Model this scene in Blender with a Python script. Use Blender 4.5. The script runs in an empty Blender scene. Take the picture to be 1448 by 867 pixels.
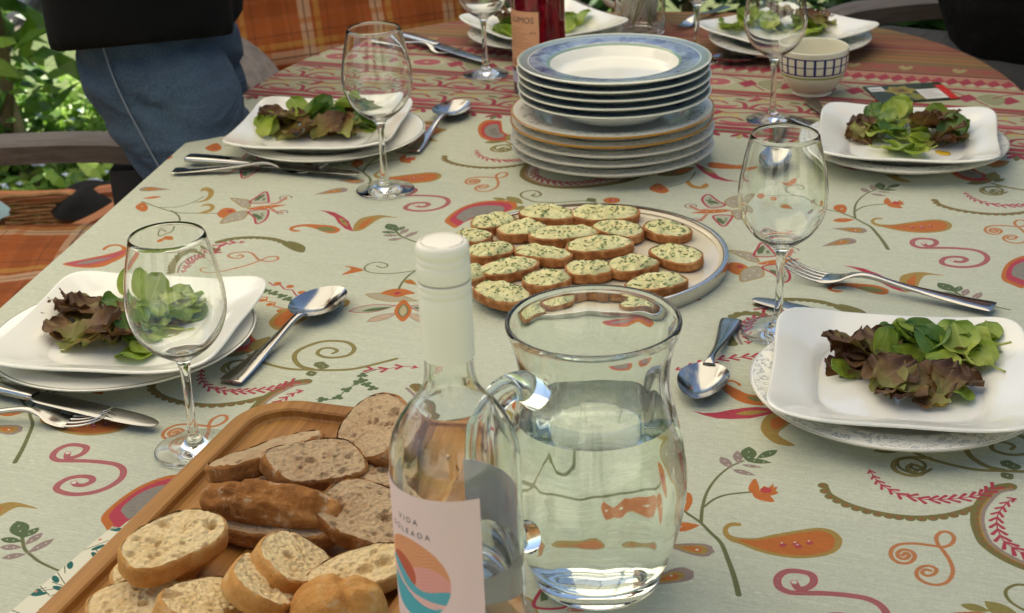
import bpy, bmesh, math, random
import numpy as np
from mathutils import Vector, Matrix, Euler, noise as mnoise

random.seed(7)
rng = np.random.default_rng(7)
R = math.radians
C = bpy.context.scene.collection
SC = bpy.context.scene

# ------------------------------------------------------------------ camera, sky, sun, exposure
T = 0.75                      # height of the laid table
HC = 0.63                     # camera above the table
PITCH, ROLL, FPX = R(23.906), R(2.2879), 2183.48   # focal length in pixels of the 1448 px wide photograph
cam_data = bpy.data.cameras.new("camera")
cam_data.sensor_width = 36.0
cam_data.lens = FPX / 1448 * 36
cam_data.clip_start = 0.02
cam_data.clip_end = 400
cam_data.dof.use_dof = True
cam_data.dof.focus_distance = 1.3
cam_data.dof.aperture_fstop = 15.0
cam = bpy.data.objects.new("camera", cam_data)
C.objects.link(cam)
cam.matrix_world = (Matrix.Translation((0, 0, T + HC)) @ Matrix.Rotation(math.pi / 2 - PITCH, 4, 'X')
                    @ Matrix.Rotation(-ROLL, 4, 'Z'))
SC.camera = cam

SUN_EL, SUN_AZ = R(55), R(-49)          # azimuth from +Y towards +X
world = bpy.data.worlds.new("World")
SC.world = world
world.use_nodes = True
wn = world.node_tree
bg = wn.nodes['Background']
sky = wn.nodes.new('ShaderNodeTexSky')
sky.sky_type = 'NISHITA'
sky.sun_disc = False
sky.sun_elevation = SUN_EL
sky.sun_rotation = SUN_AZ
wn.links.new(sky.outputs[0], bg.inputs[0])
bg.inputs[1].default_value = 0.06
sun_data = bpy.data.lights.new("sun", 'SUN')
sun_data.energy = 5.0
sun_data.angle = R(0.5)
sun_data.color = (1.0, 0.95, 0.86)
sun = bpy.data.objects.new("sun", sun_data)
C.objects.link(sun)
sd = Vector((math.sin(SUN_AZ) * math.cos(SUN_EL), math.cos(SUN_AZ) * math.cos(SUN_EL), math.sin(SUN_EL)))
sun.rotation_euler = sd.to_track_quat('Z', 'Y').to_euler()
sun.location = (-3, 3, 6)
SC.view_settings.view_transform = 'Standard'
SC.view_settings.look = 'None'
SC.view_settings.gamma = 1
SC.view_settings.exposure = 1.56
cy_ = SC.cycles
cy_.use_denoising = True
cy_.max_bounces = 20
cy_.transmission_bounces = 18
cy_.transparent_max_bounces = 16
cy_.diffuse_bounces = 5
cy_.glossy_bounces = 6
cy_.caustics_refractive = True
cy_.caustics_reflective = False
cy_.blur_glossy = 0.4
cy_.sample_clamp_indirect = 6.0


# ------------------------------------------------------------------ small helpers
def at(px, py, z=0.0):
    """A point of the photograph taken back to the plane z above the table (metres)."""
    x, y = px - 724.0, py - 433.5
    c, s = math.cos(ROLL), math.sin(ROLL)
    xu, yu = c * x - s * y, s * x + c * y
    d = (xu, FPX * math.cos(PITCH) - yu * math.sin(PITCH), -FPX * math.sin(PITCH) - yu * math.cos(PITCH))
    k = (HC - z) / -d[2]
    return Vector((d[0] * k, d[1] * k, T + z))


def S(r, g, b):
    def f(c):
        c /= 255.0
        return c / 12.92 if c <= 0.04045 else ((c + 0.055) / 1.055) ** 2.4
    return (f(r), f(g), f(b), 1.0)


def nm(name):
    m = bpy.data.materials.new(name)
    m.use_nodes = True
    nt = m.node_tree
    return m, nt, nt.nodes['Principled BSDF']


def N(nt, kind, **kw):
    n = nt.nodes.new(kind)
    for k, v in kw.items():
        if k == 'inp':
            for a, b in v.items():
                n.inputs[a].default_value = b
        else:
            setattr(n, k, v)
    return n


def L(nt, a, b):
    nt.links.new(a, b)


def ramp(nt, fac, stops, interp='LINEAR'):
    r = N(nt, 'ShaderNodeValToRGB')
    cr = r.color_ramp
    cr.interpolation = interp
    while len(cr.elements) < len(stops):
        cr.elements.new(0.5)
    for e, (p, c) in zip(cr.elements, stops):
        e.position = p
        e.color = c if len(c) == 4 else (*c, 1)
    if fac is not None:
        L(nt, fac, r.inputs[0])
    return r


def mix(nt, fac, a, b, blend='MIX'):
    m = N(nt, 'ShaderNodeMixRGB', blend_type=blend)
    for i, v in enumerate((fac, a, b)):
        if hasattr(v, 'is_output'):
            L(nt, v, m.inputs[i])
        elif i == 0:
            m.inputs[0].default_value = v
        else:
            m.inputs[i].default_value = v
    return m.outputs[0]


def noise_tex(nt, scale, detail=4, rough=0.55, coord='Object', stretch=None, dist=0.0):
    tc = N(nt, 'ShaderNodeTexCoord')
    out = tc.outputs[coord]
    if stretch:
        mp = N(nt, 'ShaderNodeMapping')
        mp.inputs['Scale'].default_value = stretch
        L(nt, out, mp.inputs[0])
        out = mp.outputs[0]
    n = N(nt, 'ShaderNodeTexNoise', inp={'Scale': scale, 'Detail': detail, 'Roughness': rough, 'Distortion': dist})
    L(nt, out, n.inputs['Vector'])
    return n.outputs['Fac']


def bump(nt, bs, height, strength=0.3, dist=0.001):
    b = N(nt, 'ShaderNodeBump', inp={'Strength': strength, 'Distance': dist})
    L(nt, height, b.inputs['Height'])
    L(nt, b.outputs[0], bs.inputs['Normal'])


def simple(name, col, rough=0.5, metal=0.0, spec=0.5, col2=None, nscale=20, bstr=0.0, bscale=200, bdist=0.0005, coat=0.0, sss=0.0):
    m, nt, bs = nm(name)
    bs.inputs['Base Color'].default_value = col
    bs.inputs['Roughness'].default_value = rough
    bs.inputs['Metallic'].default_value = metal
    bs.inputs['Specular IOR Level'].default_value = spec
    if coat:
        bs.inputs['Coat Weight'].default_value = coat
        bs.inputs['Coat Roughness'].default_value = 0.04
    if sss:
        bs.inputs['Subsurface Weight'].default_value = sss
        bs.inputs['Subsurface Scale'].default_value = 0.004
    if col2 is not None:
        f = noise_tex(nt, nscale)
        r = ramp(nt, f, [(0.35, col), (0.68, col2)])
        L(nt, r.outputs[0], bs.inputs['Base Color'])
    if bstr:
        bump(nt, bs, noise_tex(nt, bscale), bstr, bdist)
    return m


def glass(name, col=(1, 1, 1, 1), ior=1.47, rough=0.0):
    m, nt, bs = nm(name)
    bs.inputs['Base Color'].default_value = col
    bs.inputs['Roughness'].default_value = rough
    bs.inputs['Transmission Weight'].default_value = 1.0
    bs.inputs['IOR'].default_value = ior
    return m


def mkimg(name, arr):
    """A picture computed here (rows from the bottom up), sRGB values 0..1."""
    h, w = arr.shape[:2]
    im = bpy.data.images.new(name, w, h)
    a = np.ones((h, w, 4), np.float32)
    a[..., :3] = np.clip(arr, 0, 1)
    im.pixels.foreach_set(a.ravel())
    im.update()
    im.pack()
    return im


def img_mat(name, im, rough=0.5, spec=0.5, coat=0.0, ext='REPEAT'):
    m, nt, bs = nm(name)
    uv = N(nt, 'ShaderNodeUVMap')
    t = N(nt, 'ShaderNodeTexImage', image=im, extension=ext)
    L(nt, uv.outputs[0], t.inputs[0])
    L(nt, t.outputs[0], bs.inputs['Base Color'])
    bs.inputs['Roughness'].default_value = rough
    bs.inputs['Specular IOR Level'].default_value = spec
    bs.inputs['Coat Weight'].default_value = coat
    return m


def obj(name, data, mat=None, parent=None, smooth=True, angle=42, loc=None, uv=None, rot=None):
    """Link one mesh object. data = (verts, faces) or a mesh."""
    if isinstance(data, tuple):
        V, F = data[0], data[1]
        me = bpy.data.meshes.new(name)
        me.from_pydata([tuple(v) for v in V], [], [tuple(f) for f in F])
        if len(data) > 2 and data[2] is not None:
            uv = data[2]
        if uv is not None:
            lay = me.uv_layers.new(name='UVMap')
            idx = np.empty(len(me.loops), np.int32)
            me.loops.foreach_get('vertex_index', idx)
            u = np.asarray(uv, np.float32)
            if len(u) == len(V):
                u = u[idx]
            lay.data.foreach_set('uv', u.ravel())
        me.update()
        if smooth:
            me.polygons.foreach_set('use_smooth', [True] * len(me.polygons))
            me.set_sharp_from_angle(angle=R(angle))
    else:
        me = data
    o = bpy.data.objects.new(name, me)
    if mat is not None and not me.materials:
        me.materials.append(mat)
    C.objects.link(o)
    if parent is not None:
        o.parent = parent
    if loc is not None:
        o.location = loc
    if rot is not None:
        o.rotation_euler = rot
    return o


def thing(name, label, cat, loc=(0, 0, 0), rz=0.0, group=None, rot=None):
    o = bpy.data.objects.new(name, None)
    o.empty_display_size = 0.05
    C.objects.link(o)
    o.location = loc
    o.rotation_euler = rot if rot is not None else (0, 0, rz)
    tag(o, label, cat, group)
    return o


def tag(o, label, cat, group=None):
    o['label'] = label
    o['category'] = cat
    if group:
        o['group'] = group
    return o


def structure(o, kind='structure'):
    o['kind'] = kind
    return o


def cr(pts, k=6, closed=False):
    """Catmull-Rom through pts, k samples per span."""
    P = np.asarray(pts, float)
    n = len(P)
    out = []
    rngs = range(n if closed else n - 1)
    for i in rngs:
        if closed:
            p0, p1, p2, p3 = P[(i - 1) % n], P[i], P[(i + 1) % n], P[(i + 2) % n]
        else:
            p0, p1, p2, p3 = P[max(i - 1, 0)], P[i], P[i + 1], P[min(i + 2, n - 1)]
        for j in range(k):
            t = j / k
            out.append(0.5 * ((2 * p1) + (-p0 + p2) * t + (2 * p0 - 5 * p1 + 4 * p2 - p3) * t * t
                              + (-p0 + 3 * p1 - 3 * p2 + p3) * t ** 3))
    if not closed:
        out.append(P[-1])
    return np.array(out)


def lathe(prof, n=48, closed=False, rfun=None):
    """Turn a profile [(r, z)] round z. A point with r == 0 becomes a pole. closed joins last to first."""
    V, F, U, rows = [], [], [], []
    pr_ = np.asarray(prof, float)
    d = np.r_[0, np.cumsum(np.hypot(*np.diff(pr_, axis=0).T))]
    d /= d[-1]
    for (r, z), t in zip(pr_, d):
        if r <= 1e-7:
            rows.append([len(V)])
            V.append((0, 0, z))
        else:
            row = []
            for i in range(n):
                a = 2 * math.pi * i / n
                rr = r * (rfun(a, r, z) if rfun else 1)
                row.append(len(V))
                V.append((rr * math.cos(a), rr * math.sin(a), z))
            rows.append(row)
    FU = []
    pairs = list(zip(range(len(rows) - 1), range(1, len(rows))))
    if closed:
        pairs.append((len(rows) - 1, 0))
    for a_, b_ in pairs:
        A, B = rows[a_], rows[b_]
        ta, tb = d[a_], d[b_]
        if len(A) == 1 and len(B) == 1:
            continue
        for i in range(n):
            j = (i + 1) % n
            u0, u1 = i / n, (i + 1) / n
            if len(A) == 1:
                F.append((A[0], B[j], B[i])); FU += [(u0, ta), (u1, tb), (u0, tb)]
            elif len(B) == 1:
                F.append((A[i], A[j], B[0])); FU += [(u0, ta), (u1, ta), (u0, tb)]
            else:
                F.append((A[i], A[j], B[j], B[i])); FU += [(u0, ta), (u1, ta), (u1, tb), (u0, tb)]
    return V, F, FU


def tube(path, rad, n=10, cap=True):
    P = [Vector(p) for p in path]
    m = len(P)
    rad = [rad] * m if isinstance(rad, (int, float)) else rad
    V, F = [], []
    up = Vector((0, 0, 1))
    prev = None
    for i in range(m):
        t = (P[min(i + 1, m - 1)] - P[max(i - 1, 0)]).normalized()
        if prev is None:
            a = t.cross(up)
            if a.length < 1e-3:
                a = t.cross(Vector((1, 0, 0)))
            a.normalize()
        else:
            a = (prev - t * prev.dot(t)).normalized()
        prev = a
        b = t.cross(a)
        for j in range(n):
            w = 2 * math.pi * j / n
            V.append(P[i] + (a * math.cos(w) + b * math.sin(w)) * rad[i])
    for i in range(m - 1):
        for j in range(n):
            k = (j + 1) % n
            F.append((i * n + j, i * n + k, (i + 1) * n + k, (i + 1) * n + j))
    if cap:
        F.append(tuple(reversed(range(n))))
        F.append(tuple((m - 1) * n + j for j in range(n)))
    return V, F


def join(*parts):
    V, F = [], []
    for p in parts:
        o = len(V)
        V += list(p[0])
        F += [tuple(i + o for i in f) for f in p[1]]
    return V, F


def box(x0, x1, y0, y1, z0, z1, b=0.0):
    bm = bmesh.new()
    bmesh.ops.create_cube(bm, size=1)
    for v in bm.verts:
        v.co = Vector(((x0 + x1) / 2 + v.co.x * (x1 - x0), (y0 + y1) / 2 + v.co.y * (y1 - y0), (z0 + z1) / 2 + v.co.z * (z1 - z0)))
    if b:
        bmesh.ops.bevel(bm, geom=bm.edges[:], offset=b, segments=2, affect='EDGES', profile=0.6)
    bm.verts.index_update()
    V = [v.co.copy() for v in bm.verts]
    F = [tuple(v.index for v in f.verts) for f in bm.faces]
    bm.free()
    return V, F


def xf(data, M):
    return [M @ Vector(v) for v in data[0]], data[1]


def strip(secs, m=10):
    """Loft of flat rounded sections: secs = [(x, z, half width, half thickness)] along +x."""
    V, F = [], []
    for (x, z, w, t) in secs:
        for j in range(m):
            a = 2 * math.pi * j / m
            cx, sx = math.cos(a), math.sin(a)
            V.append((x, w * math.copysign(abs(cx) ** 0.75, cx), z + t * math.copysign(abs(sx) ** 0.75, sx)))
    n = len(secs)
    for i in range(n - 1):
        for j in range(m):
            k = (j + 1) % m
            F.append((i * m + j, i * m + k, (i + 1) * m + k, (i + 1) * m + j))
    F.append(tuple(reversed(range(m))))
    F.append(tuple((n - 1) * m + j for j in range(m)))
    return V, F


def text_mesh(txt, size, extr=0.0):
    cu = bpy.data.curves.new("lettering", 'FONT')
    cu.body = txt
    cu.size = size
    cu.align_x = 'CENTER'
    cu.extrude = extr
    cu.resolution_u = 3
    o = bpy.data.objects.new("lettering", cu)
    C.objects.link(o)
    bpy.context.view_layer.update()
    me = bpy.data.meshes.new_from_object(o.evaluated_get(bpy.context.evaluated_depsgraph_get()))
    V = [v.co.copy() for v in me.vertices]
    F = [tuple(p.vertices) for p in me.polygons]
    bpy.data.objects.remove(o)
    bpy.data.curves.remove(cu)
    bpy.data.meshes.remove(me)
    return V, F


def fbm(x, y, z=0.0, o=4):
    return mnoise.fractal(Vector((x, y, z)), 1.0, 2.0, o)

# ------------------------------------------------------------------ the printed tablecloth: one repeat of its pattern and its border,
# drawn flat in cloth coordinates (metres), so the same repeat covers the whole cloth
PSI = R(-22.12)
LU, LV = 0.6190, 0.6763
TW, TH = 1548, 1690            # 0.4 mm per texel
PX = LU / TW


def cloth(px, py):
    p = at(px, py)
    c, s = math.cos(PSI), math.sin(PSI)
    return c * p.x + s * p.y, -s * p.x + c * p.y


tile = np.zeros((TH, TW, 3), np.float32)
tile[:] = np.array((192, 195, 174)) / 255.0
col = lambda r, g, b: np.array((r, g, b), np.float32) / 255.0 * 0.82 + np.array((0.735, 0.725, 0.64), np.float32) * 0.11
RED, CRIM, ORA, GOLD, OLI, OLI2, MAUVE, GREY, GRN, WHT, BRN = (col(178, 42, 66), col(190, 60, 75), col(196, 100, 30), col(168, 134, 58), col(98, 104, 58),
    col(112, 104, 48), col(150, 128, 122), col(136, 130, 122), col(76, 98, 58), col(225, 222, 205), col(140, 90, 45))


class Z:
    """Reads points noted in an enlarged crop of the photograph: crop corner and scale."""
    def __init__(self, x0, y0, s, du=0, dv=0):
        self.k = (x0, y0, s, du, dv)

    def __call__(self, pts):
        x0, y0, s, du, dv = self.k
        out = []
        for p in pts:
            a, b = cloth(x0 + p[0] / s, y0 + p[1] / s)
            out.append((a + du * LU, b + dv * LV))
        return np.array(out)


def paint(bx0, by0, alpha, color, target=None):
    """Blend alpha (rows, cols from texel bx0, by0) onto the repeat, wrapping round."""
    h, w = alpha.shape
    ys = (np.arange(h) + by0) % TH
    xs = (np.arange(w) + bx0) % TW
    sub = tile[np.ix_(ys, xs)]
    tile[np.ix_(ys, xs)] = sub + (color - sub) * alpha[..., None]


def window(P, pad):
    x0, y0 = np.floor((P.min(0) - pad) / PX).astype(int)
    x1, y1 = np.ceil((P.max(0) + pad) / PX).astype(int)
    gx = (np.arange(x0, x1) + 0.5) * PX
    gy = (np.arange(y0, y1) + 0.5) * PX
    return x0, y0, *np.meshgrid(gx, gy)


def seg_dist(X, Y, a, b):
    d = b - a
    t = np.clip(((X - a[0]) * d[0] + (Y - a[1]) * d[1]) / max(d @ d, 1e-12), 0, 1)
    return np.hypot(X - a[0] - t * d[0], Y - a[1] - t * d[1]), t


def stroke(P, w, color, w2=None, smooth=True, outline=None):
    """A brush line of width w (mm), tapering to w2."""
    if smooth and len(P) > 2:
        P = cr(P, 6)
    w, w2 = w / 1000, (w if w2 is None else w2) / 1000
    x0, y0, X, Y = window(P, max(w, w2))
    best = np.full(X.shape, 1.0)
    n = len(P) - 1
    for i in range(n):
        a, b = P[i], P[i + 1]
        pad = max(w, w2) + PX * 2
        i0 = max(int((min(a[0], b[0]) - pad) / PX) - x0, 0); i1 = int((max(a[0], b[0]) + pad) / PX) - x0 + 1
        j0 = max(int((min(a[1], b[1]) - pad) / PX) - y0, 0); j1 = int((max(a[1], b[1]) + pad) / PX) - y0 + 1
        sl = (slice(j0, j1), slice(i0, i1))
        d, t = seg_dist(X[sl], Y[sl], a, b)
        ww = w + (w2 - w) * (i + t) / n
        best[sl] = np.minimum(best[sl], d - ww / 2)
    if outline is not None:
        paint(x0, y0, np.clip(0.5 - (best - 0.0002) / PX, 0, 1), outline)
        best = best + 0.0006
    paint(x0, y0, np.clip(0.5 - best / PX, 0, 1), color)


def fill(P, color, smooth=True, edge=None, ew=1.2):
    if smooth:
        P = cr(P, 5, True)
    x0, y0, X, Y = window(P, 0.002)
    inside = np.zeros(X.shape, bool)
    best = np.full(X.shape, 1.0)
    n = len(P)
    for i in range(n):
        a, b = P[i], P[(i + 1) % n]
        if a[1] != b[1]:
            cond = ((a[1] > Y) != (b[1] > Y)) & (X < (b[0] - a[0]) * (Y - a[1]) / (b[1] - a[1]) + a[0])
            inside ^= cond
        d, _ = seg_dist(X, Y, a, b)
        best = np.minimum(best, d)
    sd_ = np.where(inside, -best, best)
    if color is not None:
        paint(x0, y0, np.clip(0.5 - sd_ / PX, 0, 1), color)
    if edge is not None:
        paint(x0, y0, np.clip(0.5 - (np.abs(sd_) - ew / 2000) / PX, 0, 1), edge)


def dot(P, r, color):
    for p in np.atleast_2d(P):
        stroke(np.array([p, p + 1e-5]), 2 * r, color, smooth=False)


def leaf(P, w, color, dots=None, bend=0.0, edge=None):
    """A leaf between the two points of P, w mm wide."""
    a, b = P[0], P[1]
    d = b - a
    nrm = np.array((-d[1], d[0])) / max(np.hypot(*d), 1e-9)
    ts = np.linspace(0, 1, 9)
    half = np.sin(np.pi * ts ** 0.85) * w / 2000
    mid = a + np.outer(ts, d) + np.outer(np.sin(np.pi * ts) * bend, nrm)
    up = mid + nrm * half[:, None]
    dn = (mid - nrm * half[:, None])[::-1]
    fill(np.vstack([up, dn[1:-1]]), color, smooth=False, edge=edge)
    if dots:
        for t in dots:
            dot(a + d * t, 0.7, WHT)


def tear(P, w, cols):
    """A drop from tip P[0] to the round end P[1]: nested outlines in cols."""
    a, b = P[0], P[1]
    d = b - a
    l = np.hypot(*d)
    e = d / l
    nrm = np.array((-e[1], e[0]))
    for k, c_ in enumerate(cols):
        s = 1 - 0.3 * k
        ts = np.linspace(0, 1, 12)
        half = (ts ** 1.1) * np.sqrt(np.clip(1 - ts ** 3, 0, 1)) * w / 2000 * 1.5 * s
        o = a + d * (0.62 * (1 - s))
        mid = o + np.outer(ts * s, d)
        fill(np.vstack([mid + nrm * half[:, None], (mid - nrm * half[:, None])[::-1][1:]]), c_, smooth=False)


def scallop(P, step=8.0, w=4.0, big=4.2, side=1, olive=OLI2, dots=True):
    P = cr(P, 12)
    stroke(P, w, olive, smooth=False)
    s = np.r_[0, np.cumsum(np.hypot(*np.diff(P, axis=0).T))]
    for q in np.arange(0, s[-1], step / 1000):
        i = min(np.searchsorted(s, q), len(P) - 2)
        t = P[i + 1] - P[i]
        nrm = np.array((-t[1], t[0])) / max(np.hypot(*t), 1e-9) * side
        c_ = P[i] + nrm * 0.0022
        dot(c_, big, olive)
        if dots:
            dot(c_, big * 0.5, BRN)


def laurel(P, step=8.5, ln=9.0, w=3.6, color=RED, rev=False):
    P = cr(P[::-1] if rev else P, 10)
    stroke(P, 1.0, color, smooth=False)
    s = np.r_[0, np.cumsum(np.hypot(*np.diff(P, axis=0).T))]
    for q in np.arange(0.001, s[-1], step / 1000):
        i = min(np.searchsorted(s, q), len(P) - 2)
        t = P[i + 1] - P[i]
        a = math.atan2(t[1], t[0])
        g = 0.55 + 0.45 * min(1, q / (0.4 * s[-1]))
        for sg in (-1, 1):
            e = P[i] + np.array((math.cos(a + sg * 0.62), math.sin(a + sg * 0.62))) * ln * g / 1000
            stroke(np.array([P[i], e]), w * 0.55, color, w * g, smooth=False)


def sprigs(P, color=GRN, step=16, r=2.6):
    P = cr(P, 8)
    stroke(P, 1.3, color, smooth=False)
    s = np.r_[0, np.cumsum(np.hypot(*np.diff(P, axis=0).T))]
    for q in np.arange(0.004, s[-1], step / 1000):
        i = min(np.searchsorted(s, q), len(P) - 1)
        for k in range(3):
            dot(P[i] + np.array((math.cos(k * 2.1 + q * 90), math.sin(k * 2.1 + q * 90))) * r * 1.1 / 1000, r, color)


def butterfly(z, ctr, tip, petals, wings, loops):
    for w_ in wings:
        fill(z(w_), col(170, 160, 140), edge=GOLD, ew=1.6)
        q = z(w_)
        m = q.mean(0)
        for k in range(7):
            dot(m + (q[k % len(q)] - m) * (0.25 + 0.07 * k), 1.1, MAUVE if k % 2 else WHT)
    for p in petals:
        q = z(p)
        fill(q, tile[5, 5] * 0 + col(184, 185, 162), edge=RED, ew=2.6)
        m = q.mean(0)
        leaf(np.array([m + (q[0] - m) * 0.6, m + (q[len(q) // 2] - m) * 0.7]), 7, GRN)
        for k in range(0, len(q)):
            dot(m + (q[k] - m) * 0.35, 2.0, GRN)
    for (c_, r_, fr) in loops:
        c2 = z([c_])[0]
        rr = np.hypot(*(z([(c_[0] + r_, c_[1])])[0] - c2))
        th = np.linspace(0, 2 * np.pi * 0.86, 14)
        q = c2 + np.c_[np.cos(th), np.sin(th)] * rr
        stroke(z([fr, ((fr[0] + c_[0]) / 2, (fr[1] + c_[1]) / 2 + r_ * 0.4), c_]), 4.2, col(196, 120, 96), 5)
        stroke(q, 2.2, MAUVE)
        dot(c2, 1.6, ORA)
        for k in range(4):
            t = k / 4
            dot(z([(fr[0] + (c_[0] - fr[0]) * t, fr[1] + (c_[1] - fr[1]) * t)]), 0.9, WHT)
    leaf(z([ctr, tip]), 12, ORA)
    for t in (0.25, 0.45, 0.62):
        dot(z([(ctr[0] + (tip[0] - ctr[0]) * t, ctr[1] + (tip[1] - ctr[1]) * t)]), 1.0, WHT)


# orange hooked drop with a stem of leaves beside it
z = Z(960, 600, 2.967)
fill(z([(258, 418), (222, 414), (195, 424), (183, 446), (188, 468), (215, 492), (260, 507), (320, 532), (400, 553), (480, 564), (550, 563), (620, 552),
        (664, 532), (684, 503), (678, 474), (642, 447), (585, 437), (500, 447), (400, 464), (320, 480), (255, 478), (218, 468), (205, 450), (210, 436), (230, 429), (256, 430)]), GOLD)
fill(z([(245, 487), (320, 489), (400, 477), (500, 460), (580, 450), (625, 458), (650, 480), (652, 505), (630, 532), (560, 549), (480, 551), (400, 540), (330, 520)]), ORA)
for x_, y_ in ((435, 508), (490, 505), (500, 515), (548, 500)):
    dot(z([(x_, y_)]), 2.6, col(180, 55, 70)); dot(z([(x_ - 4, y_ - 8)]), 0.9, WHT)
stroke(z([(35, 378), (85, 410), (130, 455), (175, 500), (205, 570), (230, 640), (250, 718)]), 2.2, OLI, 4.2)
stroke(z([(92, 412), (98, 350), (118, 285), (160, 225), (215, 180), (272, 155)]), 2.8, OLI, 1.6)
stroke(z([(105, 348), (150, 315), (205, 297), (297, 287)]), 2.2, OLI)
for a_, b_, w_, c_ in (((175, 138), (220, 188), 9, MAUVE), ((243, 113), (250, 170), 8, MAUVE), ((222, 192), (322, 217), 7, MAUVE), ((262, 172), (352, 184), 5, MAUVE),
                       ((293, 96), (291, 160), 13, GRN), ((412, 110), (325, 146), 9, GRN), ((275, 150), (390, 164), 8, GRN)):
    leaf(z([a_, b_]), w_, c_, dots=(0.35, 0.7))
fill(z([(318, 230), (294, 258), (292, 280), (306, 292), (318, 310), (350, 323), (398, 328), (386, 306), (366, 292), (340, 282), (334, 258)]), ORA)
fill(z([(338, 285), (355, 260), (374, 268), (398, 251), (394, 266), (414, 266), (404, 280), (418, 291), (400, 298), (385, 302), (362, 298)]), ORA, smooth=False)
dot(z([(364, 279)]), 4.5, col(190, 50, 55))
# buds on the same stem (second repeat)
z = Z(940, 230, 5.1)
fill(z([(1215, 325), (1240, 307), (1290, 307), (1312, 330), (1305, 355), (1285, 372), (1255, 358), (1222, 342)]), ORA)
dot(z([(1275, 338)]), 1.4, WHT)
leaf(z([(1208, 423), (1369, 412)]), 13, ORA, dots=(0.45,))
tear(z([(1198, 476), (1462, 496)]), 21, (MAUVE, GOLD, ORA)); dot(z([(1375, 490)]), 1.3, WHT)
tear(z([(1138, 602), (1376, 558)]), 22, (MAUVE, GOLD, ORA)); dot(z([(1300, 570)]), 1.3, WHT)
stroke(z([(690, 258), (850, 258), (1000, 268), (1170, 340), (1260, 360), (1380, 408)]), 1.5, OLI, 2.2)
stroke(z([(1040, 268), (960, 258), (900, 235), (872, 205), (880, 180), (905, 168), (960, 160), (1010, 165), (1028, 185), (1008, 198), (970, 192)]), 1.8, OLI)
fill(z([(833, 140), (880, 146), (940, 118), (966, 126), (945, 152), (888, 166)]), ORA)
fill(z([(622, 262), (660, 236), (697, 252), (690, 276), (655, 288)]), ORA); dot(z([(665, 262)]), 2.4, RED)
fill(z([(745, 280), (770, 266), (800, 278), (790, 300), (760, 298)]), ORA); dot(z([(770, 284)]), 1.2, WHT)
tear(z([(935, 368), (838, 335)]), 16, (GOLD, ORA))
for a_, b_ in (((1068, 416), (1122, 370)), ((1095, 328), (1145, 292))):
    leaf(z([a_, b_]), 8, MAUVE, dots=(0.5,))
# red double scroll
z = Z(1180, 230, 5.1)
q = z([(640, 585), (665, 605), (705, 602), (733, 585), (720, 562), (665, 552), (600, 552), (562, 570), (568, 598), (620, 616), (700, 618), (800, 618), (900, 622),
       (1000, 632), (1070, 655), (1103, 690), (1080, 725), (1020, 748), (930, 757), (845, 750), (785, 735), (772, 712), (800, 690), (860, 682), (920, 686), (950, 702), (925, 718), (880, 718), (850, 708)])
stroke(q, 5.2, col(172, 92, 98), 5.2, outline=CRIM)
dot(q[[0, -1]], 2.2, WHT)
# orange looped scroll
z = Z(960, 600, 2.967)
stroke(z([(938, 552), (952, 542), (965, 554), (945, 568), (920, 558), (920, 538), (945, 528), (978, 538), (989, 560), (968, 582), (932, 585), (900, 570), (888, 545), (898, 520),
          (932, 505), (990, 503), (1060, 511), (1110, 517), (1145, 502), (1153, 475), (1130, 455), (1100, 455), (1080, 475), (1086, 505), (1110, 535), (1136, 575), (1149, 620), (1130, 660),
          (1090, 676), (1045, 671), (1005, 649), (997, 620), (1020, 600), (1055, 597), (1080, 612), (1068, 632), (1040, 638), (1020, 626), (1032, 612), (1055, 617)]), 3.4, col(196, 118, 66), 3.0)
# the large scalloped drop: trailing edge, body, wreath
z = Z(1180, 600, 4.817)
zD, zA = Z(180, 440, 3.448, 1, 0), Z(600, 140, 3.148, 1, -1)
body = np.vstack([z([(1190, 418), (1090, 438), (1020, 500), (970, 570), (955, 650), (975, 740), (1030, 830)]),
                  zA([(480, 372), (540, 388), (620, 396), (750, 390), (900, 366), (980, 330), (1000, 290), (940, 255)])])
scallop(z([(-60, 420), (-40, 470), (0, 500), (90, 545), (180, 575), (300, 605), (450, 628), (600, 635), (740, 622), (850, 598), (960, 560)]), side=-1)
bd = cr(body, 8)
scallop(bd, side=1, w=7, big=5)
stroke(bd + (bd.mean(0) - bd) * 0.1, 3.0, MAUVE, smooth=False)
stroke(bd + (bd.mean(0) - bd) * 0.065, 1.4, GOLD, smooth=False)
inn = bd + (bd.mean(0) - bd) * 0.28
laurel(inn[4:len(inn) - 20], step=8.5, ln=10)
laurel(z([(235, 310), (280, 375), (325, 420), (390, 455), (455, 485), (535, 500), (620, 515), (740, 515), (820, 510), (910, 500), (1000, 480), (1085, 435)]), step=8, ln=8.5, w=3.2)
laurel(zD([(1420, 278), (1340, 272), (1250, 285), (1180, 285)]), step=14, ln=8)
sprigs(zD([(920, 432), (1010, 430), (1060, 390), (1120, 350), (1150, 310), (1210, 288)]))
sprigs(zD([(1135, 330), (1165, 360), (1195, 378)]), step=10)
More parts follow.
